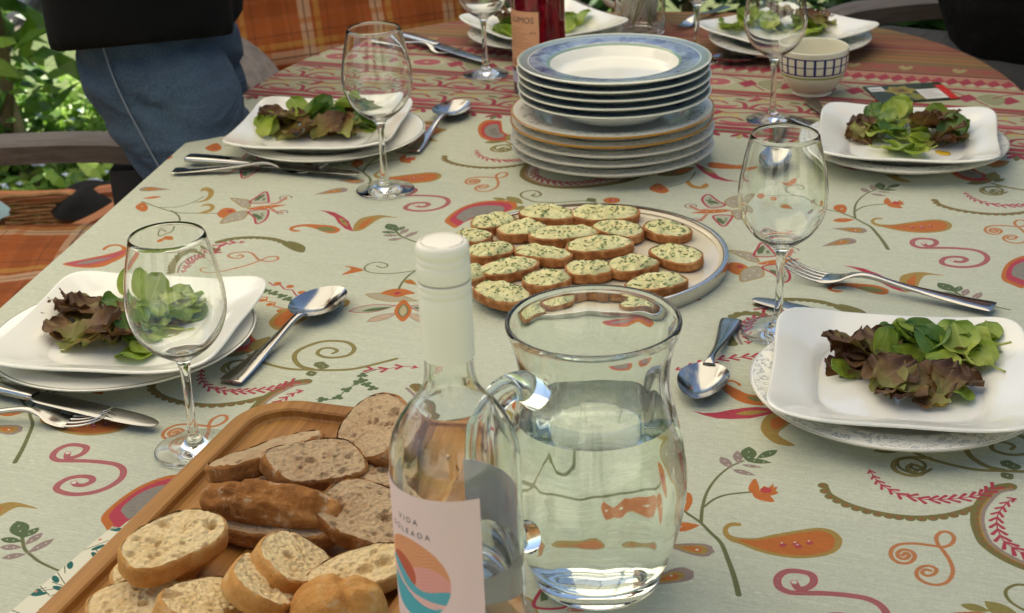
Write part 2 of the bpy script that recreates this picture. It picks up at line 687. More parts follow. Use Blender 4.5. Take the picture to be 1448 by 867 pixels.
# olive vine with two spirals
stroke(zD([(1000, 208), (1022, 195), (990, 182), (945, 186), (925, 208), (960, 226), (1020, 228), (1080, 215), (1105, 185), (1080, 158), (1030, 148), (950, 150), (870, 175),
           (820, 205), (815, 240), (845, 272), (900, 286)]), 3.0, col(140, 124, 60), 4.6, outline=OLI2)
stroke(zD([(590, 215), (640, 245), (720, 270), (800, 285), (900, 288), (1000, 290), (1100, 284), (1200, 262), (1310, 234)]), 3.4, col(140, 124, 60), 3.8, outline=OLI2)
stroke(zD([(640, 242), (580, 240), (510, 248), (470, 270), (466, 292), (500, 306), (550, 304), (580, 286), (565, 270), (535, 270), (516, 284), (532, 294), (550, 287)]), 4.0, col(150, 132, 66), 3.2, outline=OLI2)
for a_, b_ in (((912, 254), (962, 270)), ((945, 286), (960, 255)), ((868, 312), (925, 300))):
    leaf(zD([a_, b_]), 12, OLI, dots=(0.5,))
# round red drop with an olive calyx (left from one repeat, right end from the other)
zL, zR = Z(600, 140, 3.148, 0, 0), Z(180, 440, 3.448, 0, 1)
P_ = np.vstack([zL([(335, 92), (272, 97), (241, 120), (238, 150), (258, 176), (308, 192)]), zR([(560, 212), (620, 190), (634, 152), (600, 112)])])
fill(P_, ORA)
m_ = P_.mean(0)
fill(m_ + (P_ - m_) * 0.8, col(186, 44, 50)); fill(m_ + (P_ - m_) * 0.6, GREY); fill(m_ + (P_ - m_) * 0.3, col(120, 112, 104))
leaf(zR([(600, 195), (690, 128)]), 17, col(146, 128, 60), edge=OLI2); leaf(zR([(610, 205), (700, 178)]), 10, OLI2); leaf(zR([(440, 218), (590, 205)]), 11, col(120, 112, 56), edge=OLI2)
z = zL
stroke(z([(395, 225), (370, 232), (335, 232), (312, 222), (322, 210), (360, 207), (385, 216), (372, 226), (345, 224), (350, 217)]), 2.8, OLI2)
# butterfly flower with its vine and buds
z = Z(200, 200, 4.817)
stroke(z([(520, 492), (400, 492), (240, 487), (120, 455), (0, 412)]), 2.0, OLI)
stroke(z([(120, 452), (230, 450), (340, 420), (420, 378)]), 1.6, OLI)
stroke(z([(200, 474), (245, 505), (258, 540), (240, 580), (205, 612), (160, 625), (112, 640), (105, 620), (130, 606), (165, 612)]), 2.4, OLI, 1.5)
stroke(z([(140, 570), (110, 563), (70, 570), (52, 590), (70, 602), (100, 597)]), 1.8, OLI)
fill(z([(355, 422), (420, 400), (450, 370), (448, 345), (420, 338), (398, 345), (410, 322), (450, 316), (488, 335), (485, 370), (445, 405)]), GOLD)
fill(z([(370, 492), (420, 478), (460, 462), (465, 448), (435, 440), (400, 446), (430, 428), (480, 430), (497, 452), (470, 480), (420, 492)]), GOLD)
fill(z([(512, 497), (556, 458), (622, 460), (642, 485), (600, 500), (550, 524)]), ORA); dot(z([(600, 478)]), 3.5, RED)
tear(z([(200, 330), (-20, 325)]), 20, (MAUVE, GOLD, ORA))
leaf(z([(135, 378), (0, 392)]), 8, ORA)
fill(z([(-45, 450), (0, 418), (38, 440), (35, 470), (0, 480)]), ORA); dot(z([(0, 445)]), 1.2, WHT)
leaf(z([(95, 684), (152, 650)]), 8, ORA); leaf(z([(150, 640), (215, 664)]), 12, ORA)
butterfly(z, (705, 465), (990, 434), [[(735, 420), (790, 375), (845, 345), (863, 395), (850, 420)], [(725, 480), (765, 520), (780, 563), (830, 545), (858, 505), (850, 466)]],
          [[(606, 390), (660, 392), (730, 405), (735, 450), (690, 450), (650, 425)], [(535, 560), (590, 500), (690, 475), (720, 490), (690, 530), (620, 548)]],
          [((980, 385), 40, (870, 425)), ((955, 485), 36, (870, 450))])
tear(z([(1165, 366), (1390, 328)]), 20, (MAUVE, GOLD, ORA)); dot(z([(1310, 338)]), 1.2, WHT)
# the mirrored butterfly
z = Z(940, 230, 5.1)
butterfly(z, (490, 345), (185, 366), [[(432, 312), (380, 278), (312, 231), (268, 262), (286, 302), (335, 330)], [(350, 386), (385, 440), (425, 463), (462, 430), (478, 385)]],
          [[(430, 290), (470, 255), (550, 238), (600, 245), (560, 290), (500, 330)], [(480, 355), (540, 345), (580, 380), (560, 412), (510, 405)]],
          [((185, 316), 42, (300, 340)), ((222, 420), 42, (300, 375))])
# red split leaf, its gold leaf and the worm
z = Z(460, 200, 4.817)
fill(z([(-50, 470), (0, 475), (60, 486), (115, 515), (155, 545), (188, 617), (130, 596), (85, 557), (60, 517), (0, 484)]), RED, smooth=False)
fill(z([(92, 522), (130, 540), (152, 582), (110, 560)]), GOLD); dot(z([(120, 548)]), 2.0, GRN)
fill(z([(188, 612), (195, 570), (235, 530), (300, 512), (380, 505), (498, 524), (400, 520), (345, 542), (290, 580), (240, 608)]), GOLD)
fill(z([(220, 597), (250, 555), (325, 523), (292, 562), (252, 592)]), ORA)
z = Z(200, 200, 4.817)
WORM = [(1085, 610), (1040, 618), (1005, 605), (1015, 585), (1060, 572), (1130, 566), (1220, 570), (1300, 578), (1350, 600), (1332, 622), (1290, 629), (1240, 620), (1180, 597), (1110, 582), (1050, 588), (1030, 602)]
fill(z(WORM), ORA); leaf(z([(1190, 590), (1325, 611)]), 14, col(120, 120, 62))
# sprig of mauve and olive leaves
z = Z(0, 690, 4.9)
stroke(z([(150, 345), (165, 420), (200, 460), (280, 520), (400, 575)]), 3.0, OLI, 2.2)
for a_, b_, w_, c_ in (((115, 232), (152, 350), 15, GRN), ((268, 277), (152, 350), 8, GRN), ((0, 355), (150, 375), 8, GRN), ((-5, 412), (155, 415), 8, MAUVE), ((292, 312), (165, 402), 8, MAUVE),
                       ((372, 354), (180, 460), 8, MAUVE), ((5, 490), (182, 460), 8, MAUVE)):
    leaf(z([a_, b_]), w_, c_, dots=(0.3, 0.6))
# zigzags, green spray and orange drop by the spoon
z = Z(280, 320, 4.516)
stroke(z([(450, 360), (480, 382), (520, 375), (550, 405), (600, 410), (625, 445), (672, 450), (655, 475), (690, 475), (730, 482)]), 1.8, col(178, 60, 80), smooth=False)
for p_ in ((505, 368), (585, 387), (660, 425), (715, 462)):
    dot(z([p_]), 4.2, ORA)
stroke(z([(380, 455), (440, 455), (430, 480), (490, 490), (480, 512), (550, 530)]), 1.8, ORA, smooth=False)
for p_ in ((405, 475), (455, 502), (522, 542)):
    dot(z([p_]), 3.8, ORA)
sprigs(z([(410, 408), (480, 430), (540, 450), (600, 485), (628, 512)]), step=12, r=3)
fill(z([(450, 625), (470, 585), (540, 535), (640, 505), (740, 480), (840, 462), (920, 460), (968, 482), (952, 512), (922, 516), (935, 495), (900, 480), (840, 500), (740, 560), (640, 622), (560, 656), (490, 662)]), GOLD)
fill(z([(480, 630), (500, 585), (570, 540), (680, 508), (760, 495), (700, 560), (620, 615), (540, 642)]), ORA)
# the five-part flower beside the bottle
leaf(z([(1066, 436), (1395, 480)]), 20, col(178, 168, 140), edge=GOLD); leaf(z([(960, 545), (1262, 508)]), 19, col(184, 185, 162), edge=RED); leaf(z([(1040, 546), (1240, 518)]), 8, GRN)
leaf(z([(1400, 478), (1640, 420)]), 20, col(178, 168, 140), edge=GOLD); leaf(z([(1345, 512), (1650, 560)]), 19, col(184, 185, 162), edge=RED); leaf(z([(1370, 520), (1560, 545)]), 8, GRN)
leaf(z([(1078, 612), (1268, 556)]), 13, col(200, 170, 140), dots=(0.3, 0.5, 0.7), edge=MAUVE); leaf(z([(1340, 560), (1540, 640)]), 13, col(200, 170, 140), dots=(0.3, 0.5, 0.7), edge=MAUVE)
fill(z([(1250, 545), (1310, 470), (1362, 540), (1305, 612)]), ORA); fill(z([(1278, 545), (1310, 502), (1338, 540), (1305, 580)]), col(184, 170, 130), edge=GRN)
fill(z([(1165, 430), (1230, 405), (1310, 402), (1382, 430), (1330, 440), (1270, 455), (1225, 445)]), ORA); dot(z([(1270, 430)]), 3.6, RED)
stroke(z([(1280, 402), (1310, 350), (1380, 290), (1480, 250)]), 2.4, OLI)
stroke(z([(1400, 282), (1280, 300), (1180, 305), (1090, 295), (1060, 272), (1085, 245), (1140, 232), (1195, 240), (1207, 256), (1175, 268), (1138, 256)]), 1.8, OLI)
fill(z([(1055, 282), (990, 262), (932, 257), (975, 275), (915, 312), (1000, 298)]), ORA)
tear(z([(1400, 380), (1320, 345)]), 12, (GOLD, ORA))
# red leaf, worms and flower right of the stack
z = Z(940, 230, 5.1)
fill(z([(210, 5), (270, 30), (340, 58), (385, 100), (450, 125), (545, 140), (440, 137), (350, 117), (280, 77), (235, 40)]), RED, smooth=False)
leaf(z([(275, 35), (355, 85)]), 8, col(150, 140, 70))
fill(z([(305, 15), (330, 0), (400, 5), (500, 20), (600, 22), (600, 45), (480, 48), (380, 45), (320, 36)]), ORA)
fill(z([(150, 150), (170, 130), (200, 160), (250, 175), (290, 153), (316, 164), (300, 182), (250, 192), (190, 182)]), col(190, 130, 50))
stroke(z([(218, 72), (190, 115), (140, 145), (30, 178)]), 1.8, OLI)
z = Z(600, 140, 3.148)
fill(z([(1000, 400), (1030, 378), (1060, 385), (1088, 410), (1060, 422), (1020, 414)]), ORA); dot(z([(1050, 402)]), 3, RED)
leaf(z([(1035, 342), (1205, 305)]), 30, col(120, 106, 50)); leaf(z([(1110, 330), (1200, 310)]), 12, ORA)
# worm, red leaf and gold leaf by the right-hand spoon
z = Z(940, 440, 5.417)
fill(z([(585, 570), (560, 548), (520, 532), (470, 530), (436, 555), (440, 600), (490, 645), (560, 690), (640, 715), (720, 726), (800, 720), (838, 700), (810, 660), (730, 650), (640, 640), (560, 605), (500, 575), (477, 555),
        (500, 543), (540, 553), (565, 576)]), ORA)
leaf(z([(620, 662), (825, 698)]), 9, col(110, 112, 56))
fill(z([(210, 768), (300, 785), (400, 780), (500, 760), (600, 745), (700, 738), (800, 745), (920, 772), (780, 800), (650, 826), (500, 830), (400, 826), (300, 802)]), RED, smooth=False)
leaf(z([(535, 792), (800, 770)]), 8, GOLD)
laurel(z([(80, 455), (200, 420), (300, 395), (420, 372), (560, 358), (670, 350)]), step=11, ln=9)
z = Z(1000, 380, 2.89)
fill(z([(240, 605), (290, 590), (365, 605), (330, 640), (290, 680), (358, 724), (290, 720), (240, 690), (217, 650)]), GOLD); fill(z([(262, 620), (300, 605), (335, 612), (290, 655), (262, 650)]), ORA)
# long red-grey drop with olive calyx and its vine
z = Z(460, 200, 4.817)
P_ = z([(810, 545), (850, 500), (930, 450), (1040, 415), (1160, 404), (1262, 410), (1302, 430), (1290, 462), (1230, 482), (1100, 506), (1000, 532), (930, 562), (885, 592), (840, 572)])
leaf(z([(1235, 378), (1345, 430)]), 15, col(140, 128, 60)); leaf(z([(1135, 388), (1240, 402)]), 9, col(140, 128, 60)); leaf(z([(1290, 470), (1350, 440)]), 13, col(140, 128, 60))
fill(P_, ORA)
m_ = P_.mean(0)
fill(m_ + (P_ - m_) * 0.86, col(188, 48, 72)); fill(m_ + (P_ - m_) * np.array((0.7, 0.6)), GREY)
z = Z(600, 140, 3.148)
stroke(z([(490, 425), (478, 432), (500, 436), (518, 426), (500, 412), (465, 410), (432, 420), (430, 435), (455, 448), (500, 460), (600, 462), (700, 455), (765, 462)]), 3.0, OLI2, 2.2)
leaf(z([(728, 442), (758, 462)]), 12, OLI)
dot(z([(833, 453)]), 10, ORA); dot(z([(836, 453)]), 4, RED); dot(z([(840, 452)]), 1.2, WHT)
# drop with a hooked head by the left edge, orange script, leafy tail
z = Z(0, 220, 4.336)
fill(z([(380, 668), (500, 640), (620, 615), (720, 590), (746, 572), (720, 556), (670, 561), (635, 582), (624, 575), (660, 552), (720, 547), (770, 565), (784, 590), (750, 626), (690, 656), (620, 684), (500, 690)]), ORA)
fill(z([(400, 664), (520, 640), (640, 618), (745, 588), (770, 592), (700, 630), (600, 665), (480, 680)]), col(184, 70, 84)); leaf(z([(460, 668), (690, 628)]), 9, GREY)
z = Z(200, 200, 4.817)
stroke(z([(650, 782), (675, 775), (690, 787), (660, 798), (612, 795), (587, 780), (620, 763), (680, 756), (740, 760), (772, 785), (800, 810), (870, 820), (925, 806), (920, 788), (870, 788), (800, 815), (720, 845), (640, 866)]), 2.6, col(190, 112, 66))
stroke(z([(520, 850), (480, 852), (445, 865), (450, 885), (520, 890), (600, 875), (650, 860)]), 2.4, col(190, 112, 66))
scallop(z([(515, 685), (600, 665), (700, 655), (800, 655), (900, 665), (980, 690), (1040, 715)]), side=-1, dots=False, w=5)
fill(z([(955, 700), (1000, 682), (1060, 693), (1112, 720), (1102, 757), (1050, 752), (1000, 730)]), col(112, 106, 50))
laurel(z([(705, 688), (640, 690), (580, 695), (530, 710)]), step=9, ln=9)
scallop(z([(205, 900), (212, 850), (235, 810), (290, 770), (370, 740), (440, 735), (510, 745)]), side=1, w=8, dots=False)
stroke(z([(250, 900), (262, 860), (300, 815), (370, 775), (440, 758), (505, 765)]), 3, MAUVE)
laurel(z([(290, 900), (330, 840), (370, 800), (430, 768), (500, 752)]), step=8, ln=10)

# linen: uneven threads
ln_ = rng.normal(0, 1, (TH, 1)) * 0.35 + 0
thr = rng.normal(0, 1, (TH, TW // 12 + 2)).repeat(12, 1)[:, :TW] * 0.7 + rng.normal(0, 1, (TH, TW)) * 0.5
thr2 = rng.normal(0, 1, (TH // 12 + 2, TW)).repeat(12, 0)[:TH] * 0.35
slub = rng.normal(0, 1, (TH, TW // 60 + 2)).repeat(60, 1)[:, :TW]
slub = np.where(np.abs(slub) > 1.9, slub, 0)
tile *= (1 + 0.022 * slub)[..., None].astype(np.float32)
tile *= (1 + 0.036 * (thr + thr2 + ln_))[..., None].astype(np.float32)
tile = np.clip(tile, 0, 1)

# ---- border along the far end: rows across cloth y = 1.925 .. 2.35, then fine stripes
BY0, BY1 = 1.900, 2.800
BW, BH = 388, 2250
border = np.zeros((BH, BW, 3), np.float32)
_t, _TH, _TW = tile, TH, TW
tile, TH, TW = border, BH, BW       # paint() wraps round this picture instead
BP = BW * PX
CREAM, YEL, PINK, RRED = col(180, 177, 142), col(192, 180, 116), col(180, 82, 92), col(158, 34, 58)
border[:] = np.array((192, 195, 174)) / 255


def row(y0, y1, c_):
    a, b = int((y0 - BY0) / PX), int((y1 - BY0) / PX)
    border[a:b] = c_


def bp(pts, cx=0.0, cy=0.0, f=1):
    return np.array([(cx + f * x, y + cy - BY0) for x, y in pts])


row(1.927, 2.34, CREAM)
for k in range(4):                      # hanging tulips
    x_ = (k + 0.5) * BP / 4
    leaf(bp([(x_ - 0.012, 1.912), (x_, 1.93)]), 9, RRED); leaf(bp([(x_ + 0.012, 1.912), (x_, 1.93)]), 9, RRED); leaf(bp([(x_, 1.905), (x_, 1.928)]), 8, OLI if k % 2 else YEL)
row(1.928, 1.936, RRED); row(1.936, 1.941, OLI); row(1.943, 1.956, RRED)
for (y_, off) in ((1.957, 0.0), (2.030, BP / 4)):
    for k in range(2):
        x_ = off + k * BP / 2
        stroke(bp([(x_ - 0.036, y_ + 0.012), (x_ - 0.028, y_ + 0.034), (x_ - 0.008, y_ + 0.040), (x_ + 0.006, y_ + 0.030)]), 7, RRED, 4)
        stroke(bp([(x_ + 0.036, y_ + 0.012), (x_ + 0.028, y_ + 0.036), (x_ + 0.012, y_ + 0.044)]), 8, RRED, 3)
        stroke(bp([(x_ - 0.036, y_ + 0.012), (x_, y_ + 0.006), (x_ + 0.036, y_ + 0.012)]), 7, RRED)
        fill(bp([(x_ - 0.024, y_ + 0.024), (x_ - 0.012, y_ + 0.011), (x_ + 0.014, y_ + 0.011), (x_ + 0.024, y_ + 0.024), (x_, y_ + 0.02)]), PINK)
        leaf(bp([(x_ + 0.03, y_ + 0.044), (x_ + 0.05, y_ + 0.066)]), 11, RRED); leaf(bp([(x_ - 0.006, y_ + 0.04), (x_ - 0.012, y_ + 0.066)]), 10, YEL)
        leaf(bp([(x_ - 0.044, y_ + 0.05), (x_ - 0.012, y_ + 0.058)]), 13, col(188, 172, 104)); leaf(bp([(x_ + 0.01, y_ + 0.056), (x_ + 0.03, y_ + 0.05)]), 8, OLI)
        stroke(bp([(x_ - 0.04, y_ + 0.07), (x_ - 0.02, y_ + 0.06), (x_ + 0.02, y_ + 0.07), (x_ + 0.04, y_ + 0.062)]), 4, RRED)
row(2.102, 2.108, RRED); row(2.108, 2.112, OLI); row(2.113, 2.124, RRED); row(2.124, 2.127, col(150, 128, 70))
x_ = BP / 2
fill(bp([(x_ - 0.03, 2.165), (x_ - 0.012, 2.145), (x_ + 0.016, 2.145), (x_ + 0.03, 2.165), (x_ + 0.016, 2.185), (x_ - 0.012, 2.185)]), col(205, 190, 160))
fill(bp([(x_ - 0.022, 2.165), (x_ - 0.01, 2.15), (x_ + 0.012, 2.15), (x_ + 0.022, 2.165), (x_ + 0.012, 2.18), (x_ - 0.01, 2.18)]), PINK, edge=RRED); dot(bp([(x_, 2.165)]), 4, YEL)
fill(bp([(x_ + 0.034, 2.165), (x_ + 0.05, 2.145), (x_ + 0.064, 2.165), (x_ + 0.05, 2.185)]), RRED, smooth=False)
fill(bp([(x_ - 0.034, 2.165), (x_ - 0.05, 2.145), (x_ - 0.064, 2.165), (x_ - 0.05, 2.185)]), RRED, smooth=False)
fill(bp([(x_ + 0.064, 2.17), (x_ + 0.09, 2.14), (x_ + 0.1, 2.17), (x_ + 0.08, 2.19)]), col(150, 150, 110), edge=OLI)
stroke(bp([(x_ - 0.09, 2.14), (x_ - 0.05, 2.195), (x_ + 0.02, 2.196), (x_ + 0.08, 2.135)]), 3, RRED)
row(2.200, 2.210, RRED); row(2.212, 2.215, col(150, 128, 70))
row(2.218, 2.268, col(178, 120, 96))
for k in range(8):
    x_ = k * BP / 8
    fill(bp([(x_ - 0.010, 2.243), (x_, 2.222), (x_ + 0.010, 2.243), (x_, 2.264)]), RRED, smooth=False)
    fill(bp([(x_ - 0.002, 2.226), (x_ + 0.0097, 2.22), (x_ + 0.02, 2.226), (x_ + 0.0097, 2.238)]), CREAM, smooth=False)
row(2.270, 2.278, RRED); row(2.278, 2.284, col(140, 120, 60)); row(2.284, 2.322, col(168, 92, 72))
for k in range(2):
    x_ = (k + 0.3) * BP / 2
    fill(bp([(x_, 2.290), (x_ - 0.011, 2.306), (x_ - 0.005, 2.315), (x_, 2.308), (x_ + 0.005, 2.315), (x_ + 0.011, 2.306)]), YEL)
    dot(bp([(x_ + BP / 4, 2.302)]), 6, col(188, 70, 76))
y_ = 2.322
cols_ = (col(140, 112, 62), col(160, 70, 56), col(176, 112, 58), col(128, 110, 58), col(170, 100, 60), col(150, 60, 54), col(184, 130, 70), col(134, 84, 52), col(162, 120, 84), col(120, 104, 60))
k = 0
while y_ < BY1 - 0.01:
    w_ = (0.011, 0.006, 0.009, 0.005, 0.013, 0.004, 0.008)[k % 7]
    row(y_, y_ + w_, cols_[(k * 3 + k // 5) % 10])
    y_ += w_
    k += 1
border *= (1 + 0.05 * rng.normal(0, 1, border.shape[:2]))[..., None].astype(np.float32)
border = border * 0.985
st_ = int((2.27 - BY0) / PX)
border[st_:] = border[st_:] * np.array((0.86, 0.84, 0.84))
border = np.clip(border, 0, 1).astype(np.float32)
tile, TH, TW = _t, _TH, _TW

# ------------------------------------------------------------------ ground, paving and garden
def blade_mesh(rr, n, area, zfun, size, hang=0.5, tone=None, pts=None):
    """n leaves (bent diamonds of six points) scattered by area(); returns (V, F)."""
    V, F = [], []
    for i in range(n):
        p = Vector(area(rr))
        a, e = rr.uniform(0, 2 * math.pi), rr.gauss(hang, 0.5)
        d = Vector((math.cos(a) * math.cos(e), math.sin(a) * math.cos(e), math.sin(e)))
        s = d.cross(Vector((0, 0, 1)))
        s = s.normalized() if s.length > 1e-3 else Vector((1, 0, 0))
        u = s.cross(d)
        k = size * rr.uniform(0.6, 1.35)
        w = k * rr.uniform(0.24, 0.36)
        o = len(V)
        V += [p, p + d * k * 0.35 + s * w - u * w * 0.3, p + d * k * 0.45 + u * w * 0.25, p + d * k * 0.35 - s * w - u * w * 0.3,
              p + d * k * 0.75 + s * w * 0.7 - u * k * 0.12, p + d * k * 0.75 - s * w * 0.7 - u * k * 0.12, p + d * k - u * k * 0.22]
        F += [(o, o + 1, o + 2), (o, o + 2, o + 3), (o + 1, o + 4, o + 2), (o + 2, o + 5, o + 3), (o + 4, o + 6, o + 2), (o + 2, o + 6, o + 5)]
    return V, F


def leafy(name, c1, c2, c3, rough=0.45):
    m, nt, bs = nm(name)
    geo = N(nt, 'ShaderNodeNewGeometry')
    r = ramp(nt, geo.outputs['Random Per Island'], [(0.0, c1), (0.5, c2), (1.0, c3)])
    L(nt, r.outputs[0], bs.inputs['Base Color'])
    bs.inputs['Roughness'].default_value = rough
    tr = N(nt, 'ShaderNodeBsdfTranslucent')
    L(nt, r.outputs[0], tr.inputs[0])
    ms = N(nt, 'ShaderNodeMixShader')
    ms.inputs[0].default_value = 0.4
    L(nt, bs.outputs[0], ms.inputs[1]); L(nt, tr.outputs[0], ms.inputs[2])
    L(nt, ms.outputs[0], nt.nodes['Material Output'].inputs[0])
    return m


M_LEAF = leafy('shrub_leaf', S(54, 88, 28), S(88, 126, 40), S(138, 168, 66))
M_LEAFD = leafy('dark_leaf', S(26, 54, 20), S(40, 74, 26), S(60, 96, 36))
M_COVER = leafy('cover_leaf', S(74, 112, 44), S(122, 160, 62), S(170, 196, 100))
M_BARK = simple('bark', S(120, 104, 84), 0.9, col2=S(84, 70, 54), nscale=14, bstr=0.6, bscale=60, bdist=0.004)

# lawn and soil, one sheet to the horizon
m, nt, bs = nm('garden_ground')
f1 = noise_tex(nt, 1.3, 6)
f2 = noise_tex(nt, 38, 3)
r1 = ramp(nt, f1, [(0.36, S(70, 62, 44)), (0.5, S(64, 82, 36)), (0.66, S(92, 112, 48))])
L(nt, mix(nt, 0.5, r1.outputs[0], ramp(nt, f2, [(0.3, S(46, 56, 26)), (0.7, S(110, 124, 62))]).outputs[0]), bs.inputs['Base Color'])
bs.inputs['Roughness'].default_value = 0.95
bump(nt, bs, f2, 0.8, 0.02)
structure(obj('ground', ([(-70, -40, 0), (70, -40, 0), (70, 120, 0), (-70, 120, 0)], [(0, 1, 2, 3)]), m))

# terrace under the table and the pale path behind the shrub, both of separate slabs
M_SLAB = simple('slab', S(150, 142, 128), 0.85, col2=S(124, 116, 104), nscale=6, bstr=0.3, bscale=90, bdist=0.002)
M_SLABL = simple('pale_slab', S(206, 196, 186), 0.85, col2=S(176, 162, 148), nscale=5, bstr=0.3, bscale=70, bdist=0.003)


def paving(name, x0, x1, y0, y1, nx, ny, mat, h=0.03, rot=0.0, org=(0, 0), gap=0.012, jit=0.004):
    p = obj(name, box(x0 - .02, x1 + .02, y0 - .02, y1 + .02, -0.05, h * 0.45), simple(name + '_bed', S(92, 84, 70), 0.95))
    structure(p)
    p.location = (*org, 0)
    p.rotation_euler = (0, 0, rot)
    dx, dy = (x1 - x0) / nx, (y1 - y0) / ny
    me = None
    rr = random.Random(5)
    for i in range(nx):
        for j in range(ny):
            o = obj('slab', me or box(-dx / 2 + gap / 2, dx / 2 - gap / 2, -dy / 2 + gap / 2, dy / 2 - gap / 2, 0.0, h, 0.004), mat, p)
            me = o.data
            o.location = (x0 + dx * (i + .5), y0 + dy * (j + .5), rr.uniform(-jit, jit) - 0.002)
            o.rotation_euler = (0, 0, rr.uniform(-.01, .01))
    return p


paving('terrace', -1.0, 1.8, -0.6, 3.3, 6, 8, M_SLAB)
paving('path', -3.2, -1.15, 4.35, 6.6, 4, 5, M_SLABL, h=0.05, rot=0.12)


def shrub(label, loc, rad, n, size, mat, group, stems=5, seed=1, hang=0.3, low=0.15, stem_h=None, wide=1.0, hollow=0.0):
    rr = random.Random(seed)
    t = thing('shrub', label, 'shrub', loc, group=group)

    def area(q):
        while True:
            x, y, z = q.uniform(-1, 1), q.uniform(-1, 1), q.uniform(-1, 1)
            d = math.sqrt(x * x + y * y + z * z)
            if d < 1 and d > hollow and fbm(x * 2.4 + seed * 7, y * 2.4, z * 2.4, 2) > -0.12:
                return (x * rad * wide, y * rad, low + rad * 1.25 * (z + 1))
    obj('foliage', blade_mesh(rr, n, area, None, size, hang), mat, t, smooth=False)
    for k in range(stems):
        a, q = rr.uniform(0, 6.28), rr.uniform(0.2, 0.7)
        top = Vector((math.cos(a) * rad * q * wide, math.sin(a) * rad * q, (stem_h or (low + rad * 2)) * rr.uniform(0.8, 1.1)))
        base = Vector((math.cos(a) * 0.06, math.sin(a) * 0.06, -0.03))
        pth = cr([base, base.lerp(top, 0.35) + Vector((0.02, 0.03, 0)), base.lerp(top, 0.7) + Vector((-.03, .02, 0)), top], 4)
        obj('stem', tube(pth, [0.022 * (1 - 0.65 * i / (len(pth) - 1)) for i in range(len(pth))], 7), M_BARK, t)
    return t


def pale_trunks(t, pts):
    for a, b, r_ in pts:
        obj('stem', tube(cr([a, Vector(a).lerp(Vector(b), .5) + Vector((.02, 0, .02)), b], 4), [r_, r_ * .95, r_ * .92, r_ * .9, r_ * .85, r_ * .8, r_ * .75, r_ * .7, r_ * .65], 8), simple('pale_bark', S(186, 172, 154), .9, col2=S(150, 134, 114), nscale=9, bstr=.5, bscale=40, bdist=.004), t)


sA = shrub('broad-leaved green shrub on pale stems behind the grey armrest', (-1.42, 3.9, 0), 0.52, 620, 0.105, M_LEAF, None, 4, 3, 0.2, 0.12, wide=0.95)
pale_trunks(sA, [((0.18, -.05, -.02), (0.02, .1, .62), .026), ((-.1, .1, -.02), (-.36, .1, .7), .03), ((-.28, -.05, -.02), (-.42, .0, .6), .022)])
GRP = 'shrubs round the garden'
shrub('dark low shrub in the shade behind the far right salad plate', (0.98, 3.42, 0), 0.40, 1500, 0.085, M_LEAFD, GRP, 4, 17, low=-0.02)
shrub('tall loose shrub further back on the far left', (-2.7, 7.4, 0), 0.8, 1500, 0.10, M_LEAF, GRP, 5, 11)
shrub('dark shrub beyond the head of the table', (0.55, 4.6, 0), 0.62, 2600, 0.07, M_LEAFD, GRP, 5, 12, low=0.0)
shrub('bright low shrub behind the mug and jar', (-0.15, 4.9, 0), 0.55, 2200, 0.06, M_LEAF, GRP, 4, 13, low=0.0)
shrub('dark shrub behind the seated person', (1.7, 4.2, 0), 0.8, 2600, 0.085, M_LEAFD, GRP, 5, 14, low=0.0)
for k, (x_, y_, r_) in enumerate(((-4.6, 8, 1.6), (-1.8, 9.5, 1.8), (1.2, 9.2, 1.7), (4.2, 7.5, 1.8), (5.6, 3.0, 1.5), (-7.0, 3.2, 1.5))):  # unseen hedge ring, added to block bright horizon sky and darken reflections
    shrub(('added unseen hedge bush at the back left corner of the garden', 'added unseen hedge bush at the back of the garden', 'added unseen hedge bush behind the dark shrub', 'added unseen hedge bush at the back right corner',
           'added unseen hedge bush beyond the seated person', 'added unseen hedge bush left of the lounge chair')[k],
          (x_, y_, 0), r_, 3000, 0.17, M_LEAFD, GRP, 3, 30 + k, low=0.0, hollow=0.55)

# unseen wall with door and windows, added behind the viewer to bounce warm light
M_STUC = simple('cream_render', S(224, 220, 208), 0.9, col2=S(212, 206, 192), nscale=3, bstr=.3, bscale=60, bdist=.003)
M_FRM = simple('white_frame', S(226, 226, 220), .4)
hs_ = thing('bounce_wall', 'cream rendered wall added unseen behind the viewer to bounce light', 'bounce_wall', (0, -2.6, 0))
for x0, x1, z0, z1 in ((-6, -3.2, 0, 3.2), (-3.2, -1.8, 0, .95), (-3.2, -1.8, 2.15, 3.2), (-1.8, -.5, 0, 3.2), (-.5, .5, 2.15, 3.2), (.5, 1.8, 0, 3.2), (1.8, 3.2, 0, .95), (1.8, 3.2, 2.15, 3.2), (3.2, 6, 0, 3.2)):
    obj('wall', box(x0, x1, -.3, 0, z0, z1), M_STUC, hs_)
for x0, x1, z0, z1 in ((-3.2, -1.8, .95, 2.15), (1.8, 3.2, .95, 2.15), (-.5, .5, .0, 2.15)):
    w_ = obj('door' if z0 == 0 else 'window', join(box(x0 + .002, x0 + .06, -.2, -.12, z0 + .002, z1 - .002), box(x1 - .06, x1 - .002, -.2, -.12, z0 + .002, z1 - .002), box(x0 + .06, x1 - .06, -.2, -.12, z1 - .06, z1 - .002), box(x0 + .06, x1 - .06, -.2, -.12, z0 + .002, z0 + .06),
             box((x0 + x1) / 2 - .025, (x0 + x1) / 2 + .025, -.198, -.122, z0 + .06, z1 - .06)), M_FRM, hs_)
    obj('pane', box(x0 + .06, x1 - .06, -.17, -.155, z0 + .06, z1 - .06), simple('dark_pane', S(40, 46, 50), .05), w_)
